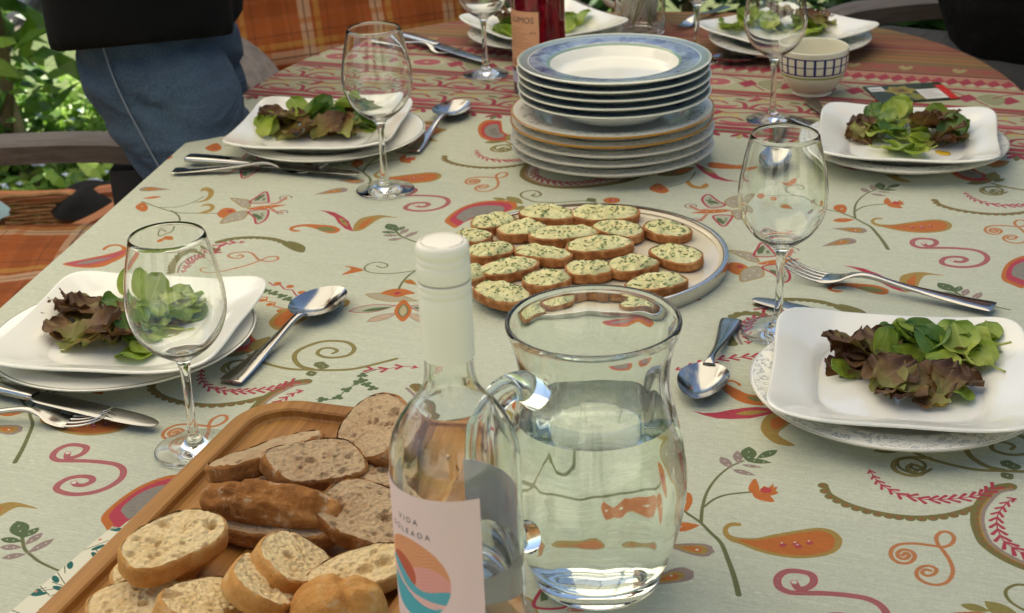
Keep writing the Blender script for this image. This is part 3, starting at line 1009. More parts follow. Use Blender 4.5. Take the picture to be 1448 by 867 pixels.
rf_ = obj('roof', ([(-6.2, .5, 3.1), (6.2, .5, 3.1), (6.2, -4, 5.2), (-6.2, -4, 5.2), (-6.2, .5, 3.2), (6.2, .5, 3.2), (6.2, -4, 5.3), (-6.2, -4, 5.3)], [(3, 2, 1, 0), (4, 5, 6, 7), (0, 1, 5, 4), (1, 2, 6, 5), (2, 3, 7, 6), (3, 0, 4, 7)]), simple('roof_tile', S(140, 84, 62), .8), hs_)

# ground cover with small pale blue flowers, left of the table and beyond its head
rr = random.Random(21)


def cov(q):
    x, y = q.uniform(-2.6, -0.62), q.uniform(2.9, 4.5)
    return (x, y, abs(q.gauss(0, 0.07)) + 0.02 + 0.10 * max(0, fbm(x * 2, y * 2, 0, 2) + 0.2))


structure(obj('ground_cover', blade_mesh(rr, 11000, cov, None, 0.052, 0.55), M_COVER, smooth=False), 'stuff')


def cov2(q):
    x, y = q.uniform(-0.9, 0.45), q.uniform(3.45, 5.2)
    return (x, y, abs(q.gauss(0, 0.08)) + 0.02)


structure(obj('ground_cover', blade_mesh(rr, 5000, cov2, None, 0.075, 0.6), M_COVER, smooth=False), 'stuff')
V, F = [], []
for i in range(420):
    x, y = rr.uniform(-2.4, -0.65), rr.uniform(2.9, 4.4)
    z_ = 0.12 + rr.uniform(0, .10)
    o = len(V)
    for k in range(5):
        a = k * 1.2566
        V.append((x + .010 * math.cos(a), y + .010 * math.sin(a) * .8, z_ + .004 * math.sin(a * 2)))
    F.append(tuple(range(o, o + 5)))
structure(obj('flower', (V, F), simple('pale_blue_petal', S(190, 205, 235), 0.6), smooth=False), 'stuff')

# ------------------------------------------------------------------ parasol that shades the table (above the frame)
m, nt, bs = nm('cream_canvas')
bs.inputs['Base Color'].default_value = S(238, 228, 208)
bs.inputs['Roughness'].default_value = 0.9
tr = N(nt, 'ShaderNodeBsdfTranslucent')
tr.inputs[0].default_value = S(242, 232, 212)
ms = N(nt, 'ShaderNodeMixShader')
ms.inputs[0].default_value = 0.62
L(nt, bs.outputs[0], ms.inputs[1]); L(nt, tr.outputs[0], ms.inputs[2]); L(nt, ms.outputs[0], nt.nodes['Material Output'].inputs[0])
M_CANVAS = m
M_ALU = simple('painted_pole', S(120, 116, 108), 0.4, 0.6)
PX0, PX1, PY0, PY1 = -2.05, 0.62, 0.55, 4.15
pc = Vector(((PX0 + PX1) / 2, (PY0 + PY1) / 2, 0))
par = thing('parasol', 'large cream rectangular garden parasol spread above the laid table', 'parasol', (pc.x, pc.y, 0))
hx, hy = (PX1 - PX0) / 2, (PY1 - PY0) / 2
ZT, ZE = 2.72, 2.32
V = [(0, 0, ZT)]
F = []
K = 12
ringn = []
for q in range(1, K + 1):
    s = q / K
    row_ = []
    for e in range(4):
        cs = [(-hx, -hy), (hx, -hy), (hx, hy), (-hx, hy)]
        a, b = cs[e], cs[(e + 1) % 4]
        for j in range(12):
            t = j / 12
            sag = 0.05 * math.sin(math.pi * t) * s + 0.03 * math.sin(math.pi * s)
            row_.append(len(V))
            V.append(((a[0] + (b[0] - a[0]) * t) * s, (a[1] + (b[1] - a[1]) * t) * s, ZT + (ZE - ZT) * s - sag))
    ringn.append(row_)
for j in range(48):
    F.append((0, ringn[0][j], ringn[0][(j + 1) % 48]))
for q in range(K - 1):
    for j in range(48):
        k = (j + 1) % 48
        F.append((ringn[q][j], ringn[q + 1][j], ringn[q + 1][k], ringn[q][k]))
obj('canopy', (V, F), M_CANVAS, par)
for cx_, cy2 in ((-hx, -hy), (hx, -hy), (hx, hy), (-hx, hy)):
    obj('rib', tube([(0, 0, ZT - .05), (cx_ * .985, cy2 * .985, ZE - .03)], .011, 8), M_ALU, par)
px_, py_ = -0.35 - pc.x, 4.45 - pc.y
obj('pole', tube([(px_, py_, 0), (px_, py_, 2.95)], .038, 14), M_ALU, par)
obj('arm', tube([(px_, py_, 2.9), (0, 0, ZT + .06), (0, 0, ZT - .1)], .028, 10), M_ALU, par)
obj('base', box(px_ - .4, px_ + .4, py_ - .4, py_ + .4, 0.0, .09, .012), simple('concrete', S(130, 126, 120), .9), par)

# ------------------------------------------------------------------ table and cloth
AX, AB = Vector((math.sin(R(10)), math.cos(R(10)))), Vector((math.cos(R(10)), -math.sin(R(10))))


def outline(n=40, grow=0.0):
    """Stadium-like table edge in world XY."""
    hw, bc, a1, l1, a0, l0 = 0.567 + grow, -0.207, 2.02, 0.65 + grow, 1.1, 0.72 + grow
    pts = []
    for i in range(n + 1):                       # far end, from right to left
        th = math.pi * i / n
        c, s = math.cos(th), math.sin(th)
        pts.append((bc + hw * math.copysign(abs(c) ** 0.8, c), a1 + l1 * s ** 0.8))
    for i in range(1, 12):
        pts.append((bc - hw, a1 + (a0 - a1) * i / 12))
    for i in range(n + 1):
        th = math.pi * i / n
        c, s = math.cos(th), math.sin(th)
        pts.append((bc - hw * math.copysign(abs(c) ** 0.8, c), a0 - l0 * s ** 0.8))
    for i in range(1, 12):
        pts.append((bc + hw, a0 + (a1 - a0) * i / 12))
    P = [AB * b + AX * a for b, a in pts]
    # even spacing
    P = np.array([(p.x, p.y) for p in P])
    P = np.vstack([P, P[:1]])
    d = np.r_[0, np.cumsum(np.hypot(*np.diff(P, axis=0).T))]
    q = np.linspace(0, d[-1], 241)[:-1]
    return np.c_[np.interp(q, d, P[:, 0]), np.interp(q, d, P[:, 1])]


M_TEAK = None
m, nt, bs = nm('weathered_teak')
g = noise_tex(nt, 3.0, 6, 0.6, stretch=(4, 28, 28))
L(nt, ramp(nt, g, [(0.3, S(70, 64, 62)), (0.55, S(98, 91, 88)), (0.72, S(86, 70, 62))]).outputs[0], bs.inputs['Base Color'])
bs.inputs['Roughness'].default_value = 0.75
bump(nt, bs, g, 0.4, 0.002)
M_TEAK = m
tb = thing('garden_table', 'long round-ended garden table under the printed cloth', 'table', (0, 0, 0))
OT = outline(grow=-0.012)
n = len(OT)
V = [(x, y, T - .034) for x, y in OT] + [(x, y, T - .0045) for x, y in OT]
F = [tuple(range(n - 1, -1, -1)), tuple(range(n, 2 * n))] + [(i, (i + 1) % n, n + (i + 1) % n, n + i) for i in range(n)]
obj('tabletop', (V, F), M_TEAK, tb)
for a, b in ((0.75, -.52), (0.75, .1), (2.25, -.52), (2.25, .1)):
    p = AX * a + AB * b
    obj('leg', xf(box(-.035, .035, -.035, .035, 0.03, T - .036, .004), Matrix.Translation((p.x, p.y, 0)) @ Matrix.Rotation(R(-10), 4, 'Z')), M_TEAK, tb)
obj('rail', xf(box(-.4, .4, -.012, .012, T - .11, T - .037), Matrix.Translation((*(AX * 2.3 + AB * -.207), 0)) @ Matrix.Rotation(R(-10), 4, 'Z')), M_TEAK, tb)

# cloth: flat top, soft edge, hanging skirt with shallow folds
OC = outline(grow=0.0)
c0 = OC.mean(0)
n = len(OC)
nrm_ = np.roll(OC, -1, 0) - np.roll(OC, 1, 0)
nrm_ = np.c_[nrm_[:, 1], -nrm_[:, 0]]
nrm_ /= np.hypot(*nrm_.T)[:, None]
V, rings = [(c0[0], c0[1], T)], []
arc_extra = []
for s in np.linspace(0.06, 1, 26):
    rings.append([(c0[0] + (x - c0[0]) * s, c0[1] + (y - c0[1]) * s, T) for x, y in OC]); arc_extra.append(0)
for k in range(1, 6):
    a = k / 5 * math.pi / 2
    rr_ = 0.007
    rings.append([(OC[i][0] + nrm_[i][0] * rr_ * math.sin(a), OC[i][1] + nrm_[i][1] * rr_ * math.sin(a), T - rr_ * (1 - math.cos(a))) for i in range(n)]); arc_extra.append(0.009 * k / 5)
for k in range(1, 13):
    d_ = 0.02 * k
    ring = []
    for i in range(n):
        fo = (0.004 + 0.022 * (k / 12) ** 1.2) * (math.sin(i * 2 * math.pi / 240 * 26) * 0.6 + math.sin(i * 2 * math.pi / 240 * 41 + 1) * 0.4) + 0.012 * k / 12
        o_ = 0.007 + max(fo, -0.002 * k / 12)
        ring.append((OC[i][0] + nrm_[i][0] * o_, OC[i][1] + nrm_[i][1] * o_, T - .007 - d_))
    rings.append(ring); arc_extra.append(0.009 + d_)
F = []
for ring in rings:
    V += ring
for i in range(n):
    F.append((0, 1 + i, 1 + (i + 1) % n))
for q in range(len(rings) - 1):
    for i in range(n):
        k = (i + 1) % n
        F.append((1 + q * n + i, 1 + (q + 1) * n + i, 1 + (q + 1) * n + k, 1 + q * n + k))
UVc = []
cps, sps = math.cos(PSI), math.sin(PSI)
flat = [(c0[0], c0[1])]
for ring, ex in zip(rings, arc_extra):
    for i in range(n):
        if ex:
            flat.append((OC[i][0] + nrm_[i][0] * ex, OC[i][1] + nrm_[i][1] * ex))
        else:
            flat.append(ring[i][:2])
UVc = [(cps * x + sps * y, -sps * x + cps * y) for x, y in flat]
m, nt, bs = nm('printed_linen')
im_t, im_b = mkimg('cloth_repeat', tile), mkimg('cloth_border', border)
uvn = N(nt, 'ShaderNodeUVMap')
sp = N(nt, 'ShaderNodeSeparateXYZ')
L(nt, uvn.outputs[0], sp.inputs[0])


def math_(op, a, b):
    q = N(nt, 'ShaderNodeMath', operation=op)
    for i, v in enumerate((a, b)):
        if hasattr(v, 'is_output'):
            L(nt, v, q.inputs[i])
        else:
            q.inputs[i].default_value = v
    return q.outputs[0]


def comb(x, y):
    q = N(nt, 'ShaderNodeCombineXYZ')
    L(nt, x, q.inputs[0]); L(nt, y, q.inputs[1])
    return q.outputs[0]


t1 = N(nt, 'ShaderNodeTexImage', image=im_t, extension='REPEAT')
L(nt, comb(math_('DIVIDE', sp.outputs[0], LU), math_('DIVIDE', sp.outputs[1], LV)), t1.inputs[0])
t2 = N(nt, 'ShaderNodeTexImage', image=im_b, extension='REPEAT')
L(nt, comb(math_('DIVIDE', sp.outputs[0], BP), math_('DIVIDE', math_('SUBTRACT', sp.outputs[1], BY0), BY1 - BY0)), t2.inputs[0])
base = mix(nt, math_('GREATER_THAN', sp.outputs[1], 1.9035), t1.outputs[0], t2.outputs[0])
ton = noise_tex(nt, 5, 3, coord='Object')
base = mix(nt, 0.10, base, ramp(nt, ton, [(0.3, (0.55, 0.55, 0.5, 1)), (0.7, (1, 1, 1, 1))]).outputs[0], 'MULTIPLY')
L(nt, base, bs.inputs['Base Color'])
bs.inputs['Roughness'].default_value = 0.85
bs.inputs['Specular IOR Level'].default_value = 0.25
bs.inputs['Sheen Weight'].default_value = 0.08
we = noise_tex(nt, 900, 2, stretch=(1, 0.25, 1))
we2 = noise_tex(nt, 900, 2, stretch=(0.25, 1, 1))
sl_ = noise_tex(nt, 7, 3)
wrk = noise_tex(nt, 9, 2, stretch=(1, .35, 1), dist=.8)
h_ = math_('ADD', math_('ADD', math_('ADD', we, we2), math_('MULTIPLY', sl_, 3.0)), math_('MULTIPLY', wrk, 2.0))
bump(nt, bs, h_, 0.4, 0.0012)
b2_ = N(nt, 'ShaderNodeBump', inp={'Strength': 0.45, 'Distance': 0.012})
L(nt, noise_tex(nt, 6, 2, stretch=(1, .4, 1), dist=1.0), b2_.inputs['Height'])
for l_ in list(bs.inputs['Normal'].links):
    L(nt, b2_.outputs[0], l_.from_node.inputs['Normal'])
clo = obj('tablecloth', (V, F), m, smooth=True, angle=80, uv=UVc)
tag(clo, 'sage linen tablecloth printed with paisleys, vines and a red border', 'tablecloth')

# ------------------------------------------------------------------ chairs with plaid cushions
def plaid_img():
    n_ = 400
    out = np.zeros((n_, n_, 3))
    base_ = np.array((150, 84, 46)) / 255
    out[:] = base_

    def band(a, b, c_, k):
        c_ = np.array(c_) / 255
        out[a:b, :] = out[a:b, :] * (1 - k) + c_ * k
        out[:, a:b] = out[:, a:b] * (1 - k) + c_ * k
    band(0, 70, (120, 62, 26), .35)
    band(96, 100, (60, 40, 30), .5)
    band(150, 215, (190, 168, 144), .68)
    band(178, 184, (52, 40, 40), .75)
    band(232, 262, (190, 160, 80), .45)
    band(300, 304, (70, 40, 26), .6)
    band(345, 375, (150, 78, 30), .4)
    out *= 1 + 0.05 * rng.normal(0, 1, (n_, n_, 1))
    return out


im_p = mkimg('plaid', plaid_img())
m, nt, bs = nm('plaid_fabric')
tc = N(nt, 'ShaderNodeUVMap')
t1 = N(nt, 'ShaderNodeTexImage', image=im_p, extension='REPEAT')
L(nt, tc.outputs[0], t1.inputs[0]); L(nt, t1.outputs[0], bs.inputs['Base Color'])
bs.inputs['Roughness'].default_value = 0.9
bs.inputs['Specular IOR Level'].default_value = 0.2
bump(nt, bs, noise_tex(nt, 500, 2), 0.3, 0.001)
M_PLAID = m


def cushion(w, h, t, per=0.165, puff=0.35):
    """Padded slab in local XY (w by h), t thick, with woven plaid UVs in metres / per."""
    V, F, U = [], [], []
    nx, ny = 28, 24
    for sgn in (1, -1):
        o = len(V)
        for j in range(ny + 1):
            for i in range(nx + 1):
                u, v = i / nx * 2 - 1, j / ny * 2 - 1
                e = (1 - abs(u) ** 5) * (1 - abs(v) ** 5)
                wr = 0.06 * t * fbm(u * 4, v * 4, sgn * 3, 3)
                tuft = -0.16 * t * sum(math.exp(-((u - a) ** 2 * 8 + (v - b) ** 2 * 8) * 4) for a in (-.5, 0, .5) for b in (-.5, .2))
                V.append((u * w / 2, v * h / 2, sgn * (t / 2 * (0.12 + 0.88 * max(e, 0) ** 0.4) + (wr + tuft) * e)))
                U.append((V[-1][0] / per, V[-1][1] / per))
        for j in range(ny):
            for i in range(nx):
                a = o + j * (nx + 1) + i
                f = (a, a + 1, a + nx + 2, a + nx + 1)
                F.append(f if sgn > 0 else f[::-1])
    h_ = (nx + 1) * (ny + 1)
    edge = [i for i in range(nx)] + [nx + j * (nx + 1) for j in range(ny)] + [ny * (nx + 1) + i for i in range(nx, 0, -1)] + [j * (nx + 1) for j in range(ny, 0, -1)]
    for k in range(len(edge)):
        a, b = edge[k], edge[(k + 1) % len(edge)]
        F.append((a, a + h_, b + h_, b))
    return V, F, U


def armchair(label, loc, rz, arm_z=0.64, seat_z=0.42, w=0.66, d=0.60, dark=None, cush=0.09, recl=0.25):
    """Faces +x. Teak frame, seat slats, backrest, plaid cushions."""
    t = thing('armchair', label, 'chair', loc, rz, 'teak armchairs round the table')
    hw = w / 2
    for s in (-1, 1):
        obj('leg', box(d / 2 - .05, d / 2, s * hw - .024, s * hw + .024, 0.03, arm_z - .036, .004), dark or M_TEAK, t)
        obj('leg', xf(box(-.025, .025, -.024, .024, 0.0, arm_z + .28, .004), Matrix.Translation((-d / 2 + .02, s * (hw - .001), 0.03)) @ Matrix.Rotation(-recl, 4, 'Y')), M_TEAK, t)
        pts = cr([(-d / 2 - .14, arm_z + .005), (-.12, arm_z - .008), (.10, arm_z), (d / 2 - .04, arm_z - .004), (d / 2 + .05, arm_z - .026)], 6)
        V, F = [], []
        for i, (x, z_) in enumerate(pts):
            th = 0.016
            wd = 0.03 + 0.006 * math.sin(i / len(pts) * 3)
            for (yy, zz) in ((-wd, -th), (wd, -th), (wd, th * .8), (wd * .8, th), (-wd * .8, th), (-wd, th * .8)):
                V.append((x, s * hw + yy, z_ + zz))
        for i in range(len(pts) - 1):
            for j in range(6):
                k = (j + 1) % 6
                F.append((i * 6 + j, i * 6 + k, i * 6 + 6 + k, i * 6 + 6 + j))
        F += [tuple(range(5, -1, -1)), tuple((len(pts) - 1) * 6 + j for j in range(6))]
        obj('armrest', (V, F), M_TEAK, t, angle=30)
        obj('side_rail', box(-d / 2 + .03, d / 2 - .052, s * hw - .014, s * hw + .014, seat_z - .075, seat_z - .02), M_TEAK, t)
    me = None
    for k in range(6):
        o = obj('seat_slat', me or box(-.038, .038, -hw + .015, hw - .015, -.011, .011, .003), M_TEAK, t)
        me = o.data
        o.location = (-d / 2 + .1 + k * (d - .14) / 5, 0, seat_z - .006)
    me = None
    for k in range(7):
        o = obj('back_slat', me or box(-.009, .009, -.024, .024, 0, .46, .003), M_TEAK, t)
        me = o.data
        o.location = (-d / 2 + .0, -hw + .09 + k * (w - .18) / 6, seat_z + .03)
        o.rotation_euler = (0, -recl, 0)
    o = obj('top_rail', box(-.014, .014, -hw + .03, hw - .03, -.03, .03, .004), M_TEAK, t)
    o.location = (-d / 2 - .49 * math.sin(recl), 0, seat_z + .03 + .49 * math.cos(recl)); o.rotation_euler = (0, -recl, 0)
    sc_ = obj('seat_cushion', cushion(d + .02, w - .06, cush), M_PLAID, t)
    sc_.location = (.0, 0, seat_z + .008 + cush * .5)
    bc_ = obj('back_cushion', cushion(.60, w - .04, cush), M_PLAID, t)
    bc_.rotation_euler = (0, -math.pi / 2 - recl, 0)
    bc_.location = (-d / 2 + .035 - .3 * math.sin(recl) + .03, 0, seat_z + .36)
    return t


M_TEAKD = simple('shaded_dark_leg', S(40, 44, 52), 0.7)  # teak front legs in shade, the shade put into a darker colour
# left of the table: its far arm and front post show behind the jeans, its seat cushion below
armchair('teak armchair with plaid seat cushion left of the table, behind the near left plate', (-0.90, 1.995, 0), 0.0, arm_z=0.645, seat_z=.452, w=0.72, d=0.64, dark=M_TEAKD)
# at the far left head of the table
armchair('teak armchair with tall orange plaid back cushion at the far corner of the table', (-0.245, 3.12, 0), R(-66), arm_z=0.655, w=0.68, seat_z=0.42)
# under the seated person on the right
armchair('teak armchair under the seated person in black', (.95, 2.46, 0), R(187), arm_z=0.712, w=0.68, seat_z=0.40)

# ------------------------------------------------------------------ people
def capsule(pts, n=16):
    """Closed loft through (x, y, z, r) joints (radii may be (rx, ry))."""
    P = [Vector(p[:3]) for p in pts]
    rad = [p[3] for p in pts]
    path, rr_ = [], []
    d0, d1 = (P[0] - P[1]).normalized(), (P[-1] - P[-2]).normalized()
    path = [P[0] + d0 * rad[0] * .9, P[0] + d0 * rad[0] * .55] + P + [P[-1] + d1 * rad[-1] * .55, P[-1] + d1 * rad[-1] * .9]
    rr_ = [rad[0] * .3, rad[0] * .8] + rad + [rad[-1] * .8, rad[-1] * .3]
    return tube(path, rr_, n)


def fuse(name, parts, mat, parent, voxel=0.014, smooth=6):
    """Union of overlapping lofts as ONE continuous surface."""
    o = obj(name, join(*parts), None, None)
    md = o.modifiers.new('remesh', 'REMESH'); md.mode = 'VOXEL'; md.voxel_size = voxel
    ms_ = o.modifiers.new('smooth', 'SMOOTH'); ms_.iterations = smooth; ms_.factor = 0.5
    bpy.context.view_layer.update()
    me = bpy.data.meshes.new_from_object(o.evaluated_get(bpy.context.evaluated_depsgraph_get()))
    bpy.data.objects.remove(o)
    me.polygons.foreach_set('use_smooth', [True] * len(me.polygons))
    return obj(name, me, mat, parent)


m, nt, bs = nm('denim')
f1 = noise_tex(nt, 9, 4)
f2 = noise_tex(nt, 700, 2, stretch=(1, 1, .3))
c_ = mix(nt, 0.35, ramp(nt, f1, [(0.3, S(40, 54, 78)), (0.7, S(70, 88, 106))]).outputs[0], ramp(nt, f2, [(0.3, S(32, 46, 70)), (0.7, S(98, 116, 134))]).outputs[0])
L(nt, c_, bs.inputs['Base Color'])
bs.inputs['Roughness'].default_value = 0.9
bs.inputs['Specular IOR Level'].default_value = 0.2
bump(nt, bs, noise_tex(nt, 7, 2, stretch=(1, 1, 2.8), dist=.8), 0.5, 0.03)
M_DENIM = m
M_BLACK = simple('black_knit', S(11, 11, 12), 0.95, spec=0.15, bstr=0.4, bscale=300)
M_BLACK2 = simple('black_cotton', S(12, 12, 13), 0.9, spec=0.15, col2=S(18, 18, 19), nscale=5, bstr=0.7, bscale=12, bdist=0.03)
M_SKIN = simple('skin', S(206, 150, 126), 0.5, col2=S(196, 132, 110), nscale=30, sss=0.1)
M_HAIR = simple('brown_hair', S(74, 54, 38), 0.6, bstr=0.6, bscale=90, bdist=0.003)
M_SHOE = simple('leather', S(50, 40, 34), 0.5)
M_DARKT = simple('charcoal_trousers', S(62, 63, 66), 0.9, spec=0.2, bstr=0.8, bscale=11, bdist=0.03)


def hand(origin, fwd, side, up, s=1.0, curl=0.5):
    """Palm, four unequal fingers and a thumb as lofts to be fused with the arm."""
    o, f, sd_, u = Vector(origin), Vector(fwd).normalized(), Vector(side).normalized(), Vector(up).normalized()
    out = [capsule([(*(o + f * .005 + sd_ * a * s), .014 * s), (*(o + f * .085 * s + sd_ * a * 1.1 * s), .0125 * s)], 10) for a in (-.027, -.009, .009, .027)]
    for a, ln in ((-.029, .074), (-.0098, .084), (.0098, .080), (.029, .062)):
        p0 = o + f * .085 * s + sd_ * a * 1.1 * s
        p1 = p0 + (f - u * curl * .5).normalized() * ln * .45 * s
        p2 = p1 + (f - u * curl * 1.3).normalized() * ln * .32 * s
        p3 = p2 + (f - u * curl * 2.2).normalized() * ln * .25 * s
        out.append(capsule([(*p0, .0098 * s), (*p1, .0092 * s), (*p2, .0084 * s), (*p3, .0074 * s)], 10))
    t0 = o + f * .02 * s - sd_ * .03 * s
    t1 = t0 + (f * .6 - sd_ * .8 - u * .2).normalized() * .038 * s
    t2 = t1 + (f * .9 - sd_ * .3 - u * .3).normalized() * .03 * s
    out.append(capsule([(*t0, .0125 * s), (*t1, .0108 * s), (*t2, .0088 * s)], 10))
    return out


def head(c, face, s=1.0):
    """Skull, jaw, nose, ears, lips as lofts; c is the head centre, face its direction."""
    c, f = Vector(c), Vector(face).normalized()
    u = Vector((0, 0, 1))
    sd_ = f.cross(u).normalized()
    A = lambda a, b, d: c + f * a * s + sd_ * b * s + u * d * s
    out = [capsule([(*A(-.03, 0, .03), .082 * s), (*A(.02, 0, .035), .078 * s)], 18), capsule([(*A(.03, 0, .0), .066 * s), (*A(.05, 0, -.07), .045 * s), (*A(.062, 0, -.095), .028 * s)], 16),
           capsule([(*A(.088, 0, .015), .010 * s), (*A(.108, 0, -.022), .014 * s)], 10), capsule([(*A(.09, -.018, -.058), .008 * s), (*A(.098, 0, -.056), .010 * s), (*A(.09, .018, -.058), .008 * s)], 8)]
    for q in (-1, 1):
        out.append(capsule([(*A(-.01, q * .078, .02), .018 * s), (*A(-.012, q * .08, -.02), .012 * s)], 8))
        out.append(capsule([(*A(.078, q * .012, .036), .012 * s), (*A(.07, q * .045, .04), .010 * s)], 8))
    return out, A


def eyes(A, parent):
    for q in (-1, 1):
        p = A(.083, q * .031, .018)
        bmv = lathe([(0, -.011), (.006, -.009), (.011, 0), (.006, .009), (0, .011)], 12)
        obj('eye', xf((bmv[0], bmv[1]), Matrix.Translation(p)), simple('eye', S(60, 48, 40), .15), parent)


# standing person on the left: half stepping, right thigh forward, facing the table
pl = thing('person', 'standing person in blue jeans and black top left of the table', 'person', (0, 0, 0))
HR, KR, AR = Vector((-.542, 2.17, .93)), Vector((-.338, 2.02, .50)), Vector((-.45, 2.10, .10))
HL, KL, AL = Vector((-.512, 2.36, .92)), Vector((-.475, 2.38, .50)), Vector((-.50, 2.45, .10))
sh = Vector((-.47, 2.24, 1.42))
hd, AH = head((-.36, 2.22, 1.66), (1, -.25, -.25))
body_ = [capsule([(-.50, 2.26, .95, .13), (-.49, 2.25, 1.12, .12), (-.48, 2.24, 1.3, .14)], 16), capsule([(-.49, 2.08, 1.40, .062), (-.47, 2.24, 1.43, .07), (-.47, 2.40, 1.40, .062)]),
         capsule([(-.46, 2.24, 1.44, .055), (-.40, 2.23, 1.58, .05)]),
         capsule([(-.48, 2.05, 1.39, .052), (-.52, 1.98, 1.14, .042), (-.33, 2.02, 1.22, .032)]), capsule([(-.47, 2.43, 1.39, .052), (-.50, 2.52, 1.14, .042), (-.30, 2.46, 1.20, .032)])]
body_ += hand((-.325, 2.02, 1.222), (1, .4, .3), (0, 1, 0), (-.3, 0, 1)) + hand((-.295, 2.46, 1.20), (1, -.4, .3), (0, -1, 0), (-.3, 0, 1)) + hd
for H_, K_, A_ in ((HR, KR, AR), (HL, KL, AL)):
    body_.append(capsule([(*H_, .075), (*H_.lerp(K_, .5), .066), (*K_, .05), (*K_.lerp(A_, .35), .05), (*A_, .034)]))
    body_.append(capsule([(*(A_ + Vector((-.03, 0, -.045))), .036), (*(A_ + Vector((.11, -.02, -.062))), .028)]))
fuse('body', body_, M_SKIN, pl, 0.0085, 5)
eyes(AH, pl)
jeans = [capsule([(-.515, 2.18, .955, .088), (-.51, 2.27, .97, .105), (-.50, 2.35, .955, .088)], 18), capsule([(-.515, 2.2, 1.0, .1), (-.50, 2.31, 1.0, .1)], 18)]
for H_, K_, A_ in ((HR, KR, AR), (HL, KL, AL)):
    jeans.append(capsule([(*(H_ + Vector((0, 0, .0))), .09), (*H_.lerp(K_, .25), .097), (*H_.lerp(K_, .6), .086), (*K_, .072), (*K_.lerp(A_, .3), .07), (*K_.lerp(A_, .75), .06), (*A_, .056)], 18))
jo = fuse('jeans', jeans, M_DENIM, pl, 0.010, 4)
for v in jo.data.vertices:                     # soft folds running round the leg
    p = v.co
    fold = fbm(p.x * 5 + p.z * 3, p.y * 5, p.z * 16, 2)
    v.co = p + v.normal * (.010 * fold - .009 * max(0, math.sin(p.z * 62 + p.x * 22 + 2.2 * fbm(p.x * 4, p.y * 4, 2, 2))) ** 6)
jo.data.update()
top_ = [capsule([(-.505, 2.25, 1.04, .14), (-.50, 2.25, 1.12, .15), (-.485, 2.24, 1.28, .16), (-.475, 2.24, 1.36, .13)], 20), capsule([(-.49, 2.07, 1.39, .078), (-.47, 2.24, 1.41, .085), (-.47, 2.41, 1.39, .078)]),
        tube([(-.500, 2.13, .860), (-.505, 2.15, .95), (-.50, 2.2, 1.1)], [.128, .130, .135], 28), tube([(-.507, 2.24, .860), (-.51, 2.24, .95), (-.50, 2.25, 1.1)], [.133, .138, .15], 28), tube([(-.500, 2.35, .885), (-.505, 2.33, .95), (-.5, 2.28, 1.1)], [.126, .13, .14], 28),
        capsule([(-.48, 2.05, 1.39, .072), (-.52, 1.98, 1.14, .062), (-.37, 2.01, 1.20, .048)]), capsule([(-.47, 2.43, 1.39, .072), (-.50, 2.52, 1.14, .062), (-.34, 2.47, 1.19, .048)])]
fuse('sweater', top_, M_BLACK, pl, 0.011, 4)
# side seam of the jeans
seam = [HR + Vector((-.005, -.103, .0)), HR.lerp(KR, .25) + Vector((-.03, -.096, 0)), HR.lerp(KR, .6) + Vector((-.03, -.084, 0)), KR + Vector((-.02, -.072, 0))]
obj('seam', tube(cr(seam, 5), .0012, 6), simple('seam_thread', S(112, 122, 134), .9), pl)
obj('hair', xf(lathe([(0, .10), (.05, .092), (.085, .05), (.098, 0), (.095, -.05), (.07, -.10)], 20)[:2], Matrix.Translation(AH(-.03, 0, .035)) @ Matrix.Rotation(.35, 4, 'Y')), M_HAIR, pl)
for A_ in (AR, AL):
    obj('shoe', capsule([(*(A_ + Vector((-.04, 0, -.045))), .045), (*(A_ + Vector((.05, -.01, -.055))), .042), (*(A_ + Vector((.13, -.02, -.062))), .034)], 14), M_SHOE, pl)

# seated person on the right, in black, lap beside the table
ps = thing('person', 'seated person in black shirt and charcoal trousers beyond the table', 'person', (0, 0, 0))
hp = Vector((1.10, 2.55, .56))
hd2, AH2 = head((.78, 2.40, 1.30), (-1, -.35, -.1))
arms = [capsule([(.90, 2.21, 1.08, .055), (1.00, 2.06, .86, .044), (.893, 2.12, .750, .034)]), capsule([(.80, 2.63, 1.08, .055), (.93, 2.74, .84, .044), (.86, 2.55, .69, .034)])]
b2 = [capsule([(.95, 2.42, .6, .13), (.92, 2.42, .85, .13), (.88, 2.42, 1.02, .14)], 16), capsule([(.90, 2.24, 1.07, .06), (.86, 2.42, 1.09, .07), (.82, 2.60, 1.07, .06)]), capsule([(.85, 2.42, 1.10, .055), (.80, 2.41, 1.23, .05)])] + arms + hd2
b2 += hand((.886, 2.12, .750), (-1, .16, -.05), (0, 1, 0), (-.1, 0, 1), curl=.55) + hand((.85, 2.54, .69), (-1, -.2, -.2), (0, -1, 0), (-.1, 0, 1), curl=.7)
legs2 = [[(.98, 2.20, .62, .10), (.82, 2.38, .655, .094), (.675, 2.59, .66, .08), (.74, 2.62, .40, .066), (.78, 2.60, .1, .05)], [(.98, 2.52, .55, .095), (.86, 2.62, .57, .088), (.76, 2.78, .565, .074), (.78, 2.80, .36, .062), (.82, 2.78, .1, .05)]]
for l_ in legs2:
    b2.append(capsule([(x, y, z_, r_ * .75) for x, y, z_, r_ in l_]))
    b2.append(capsule([(l_[-1][0] + .02, l_[-1][1], .055, .035), (l_[-1][0] - .12, l_[-1][1], .045, .03)]))
fuse('body', b2, M_SKIN, ps, 0.0085, 5)
eyes(AH2, ps)
fuse('trousers', [capsule(l_) for l_ in legs2] + [capsule([(1.0, 2.32, .58, .11), (.98, 2.52, .58, .11)], 18)], M_DARKT, ps, 0.011, 4)
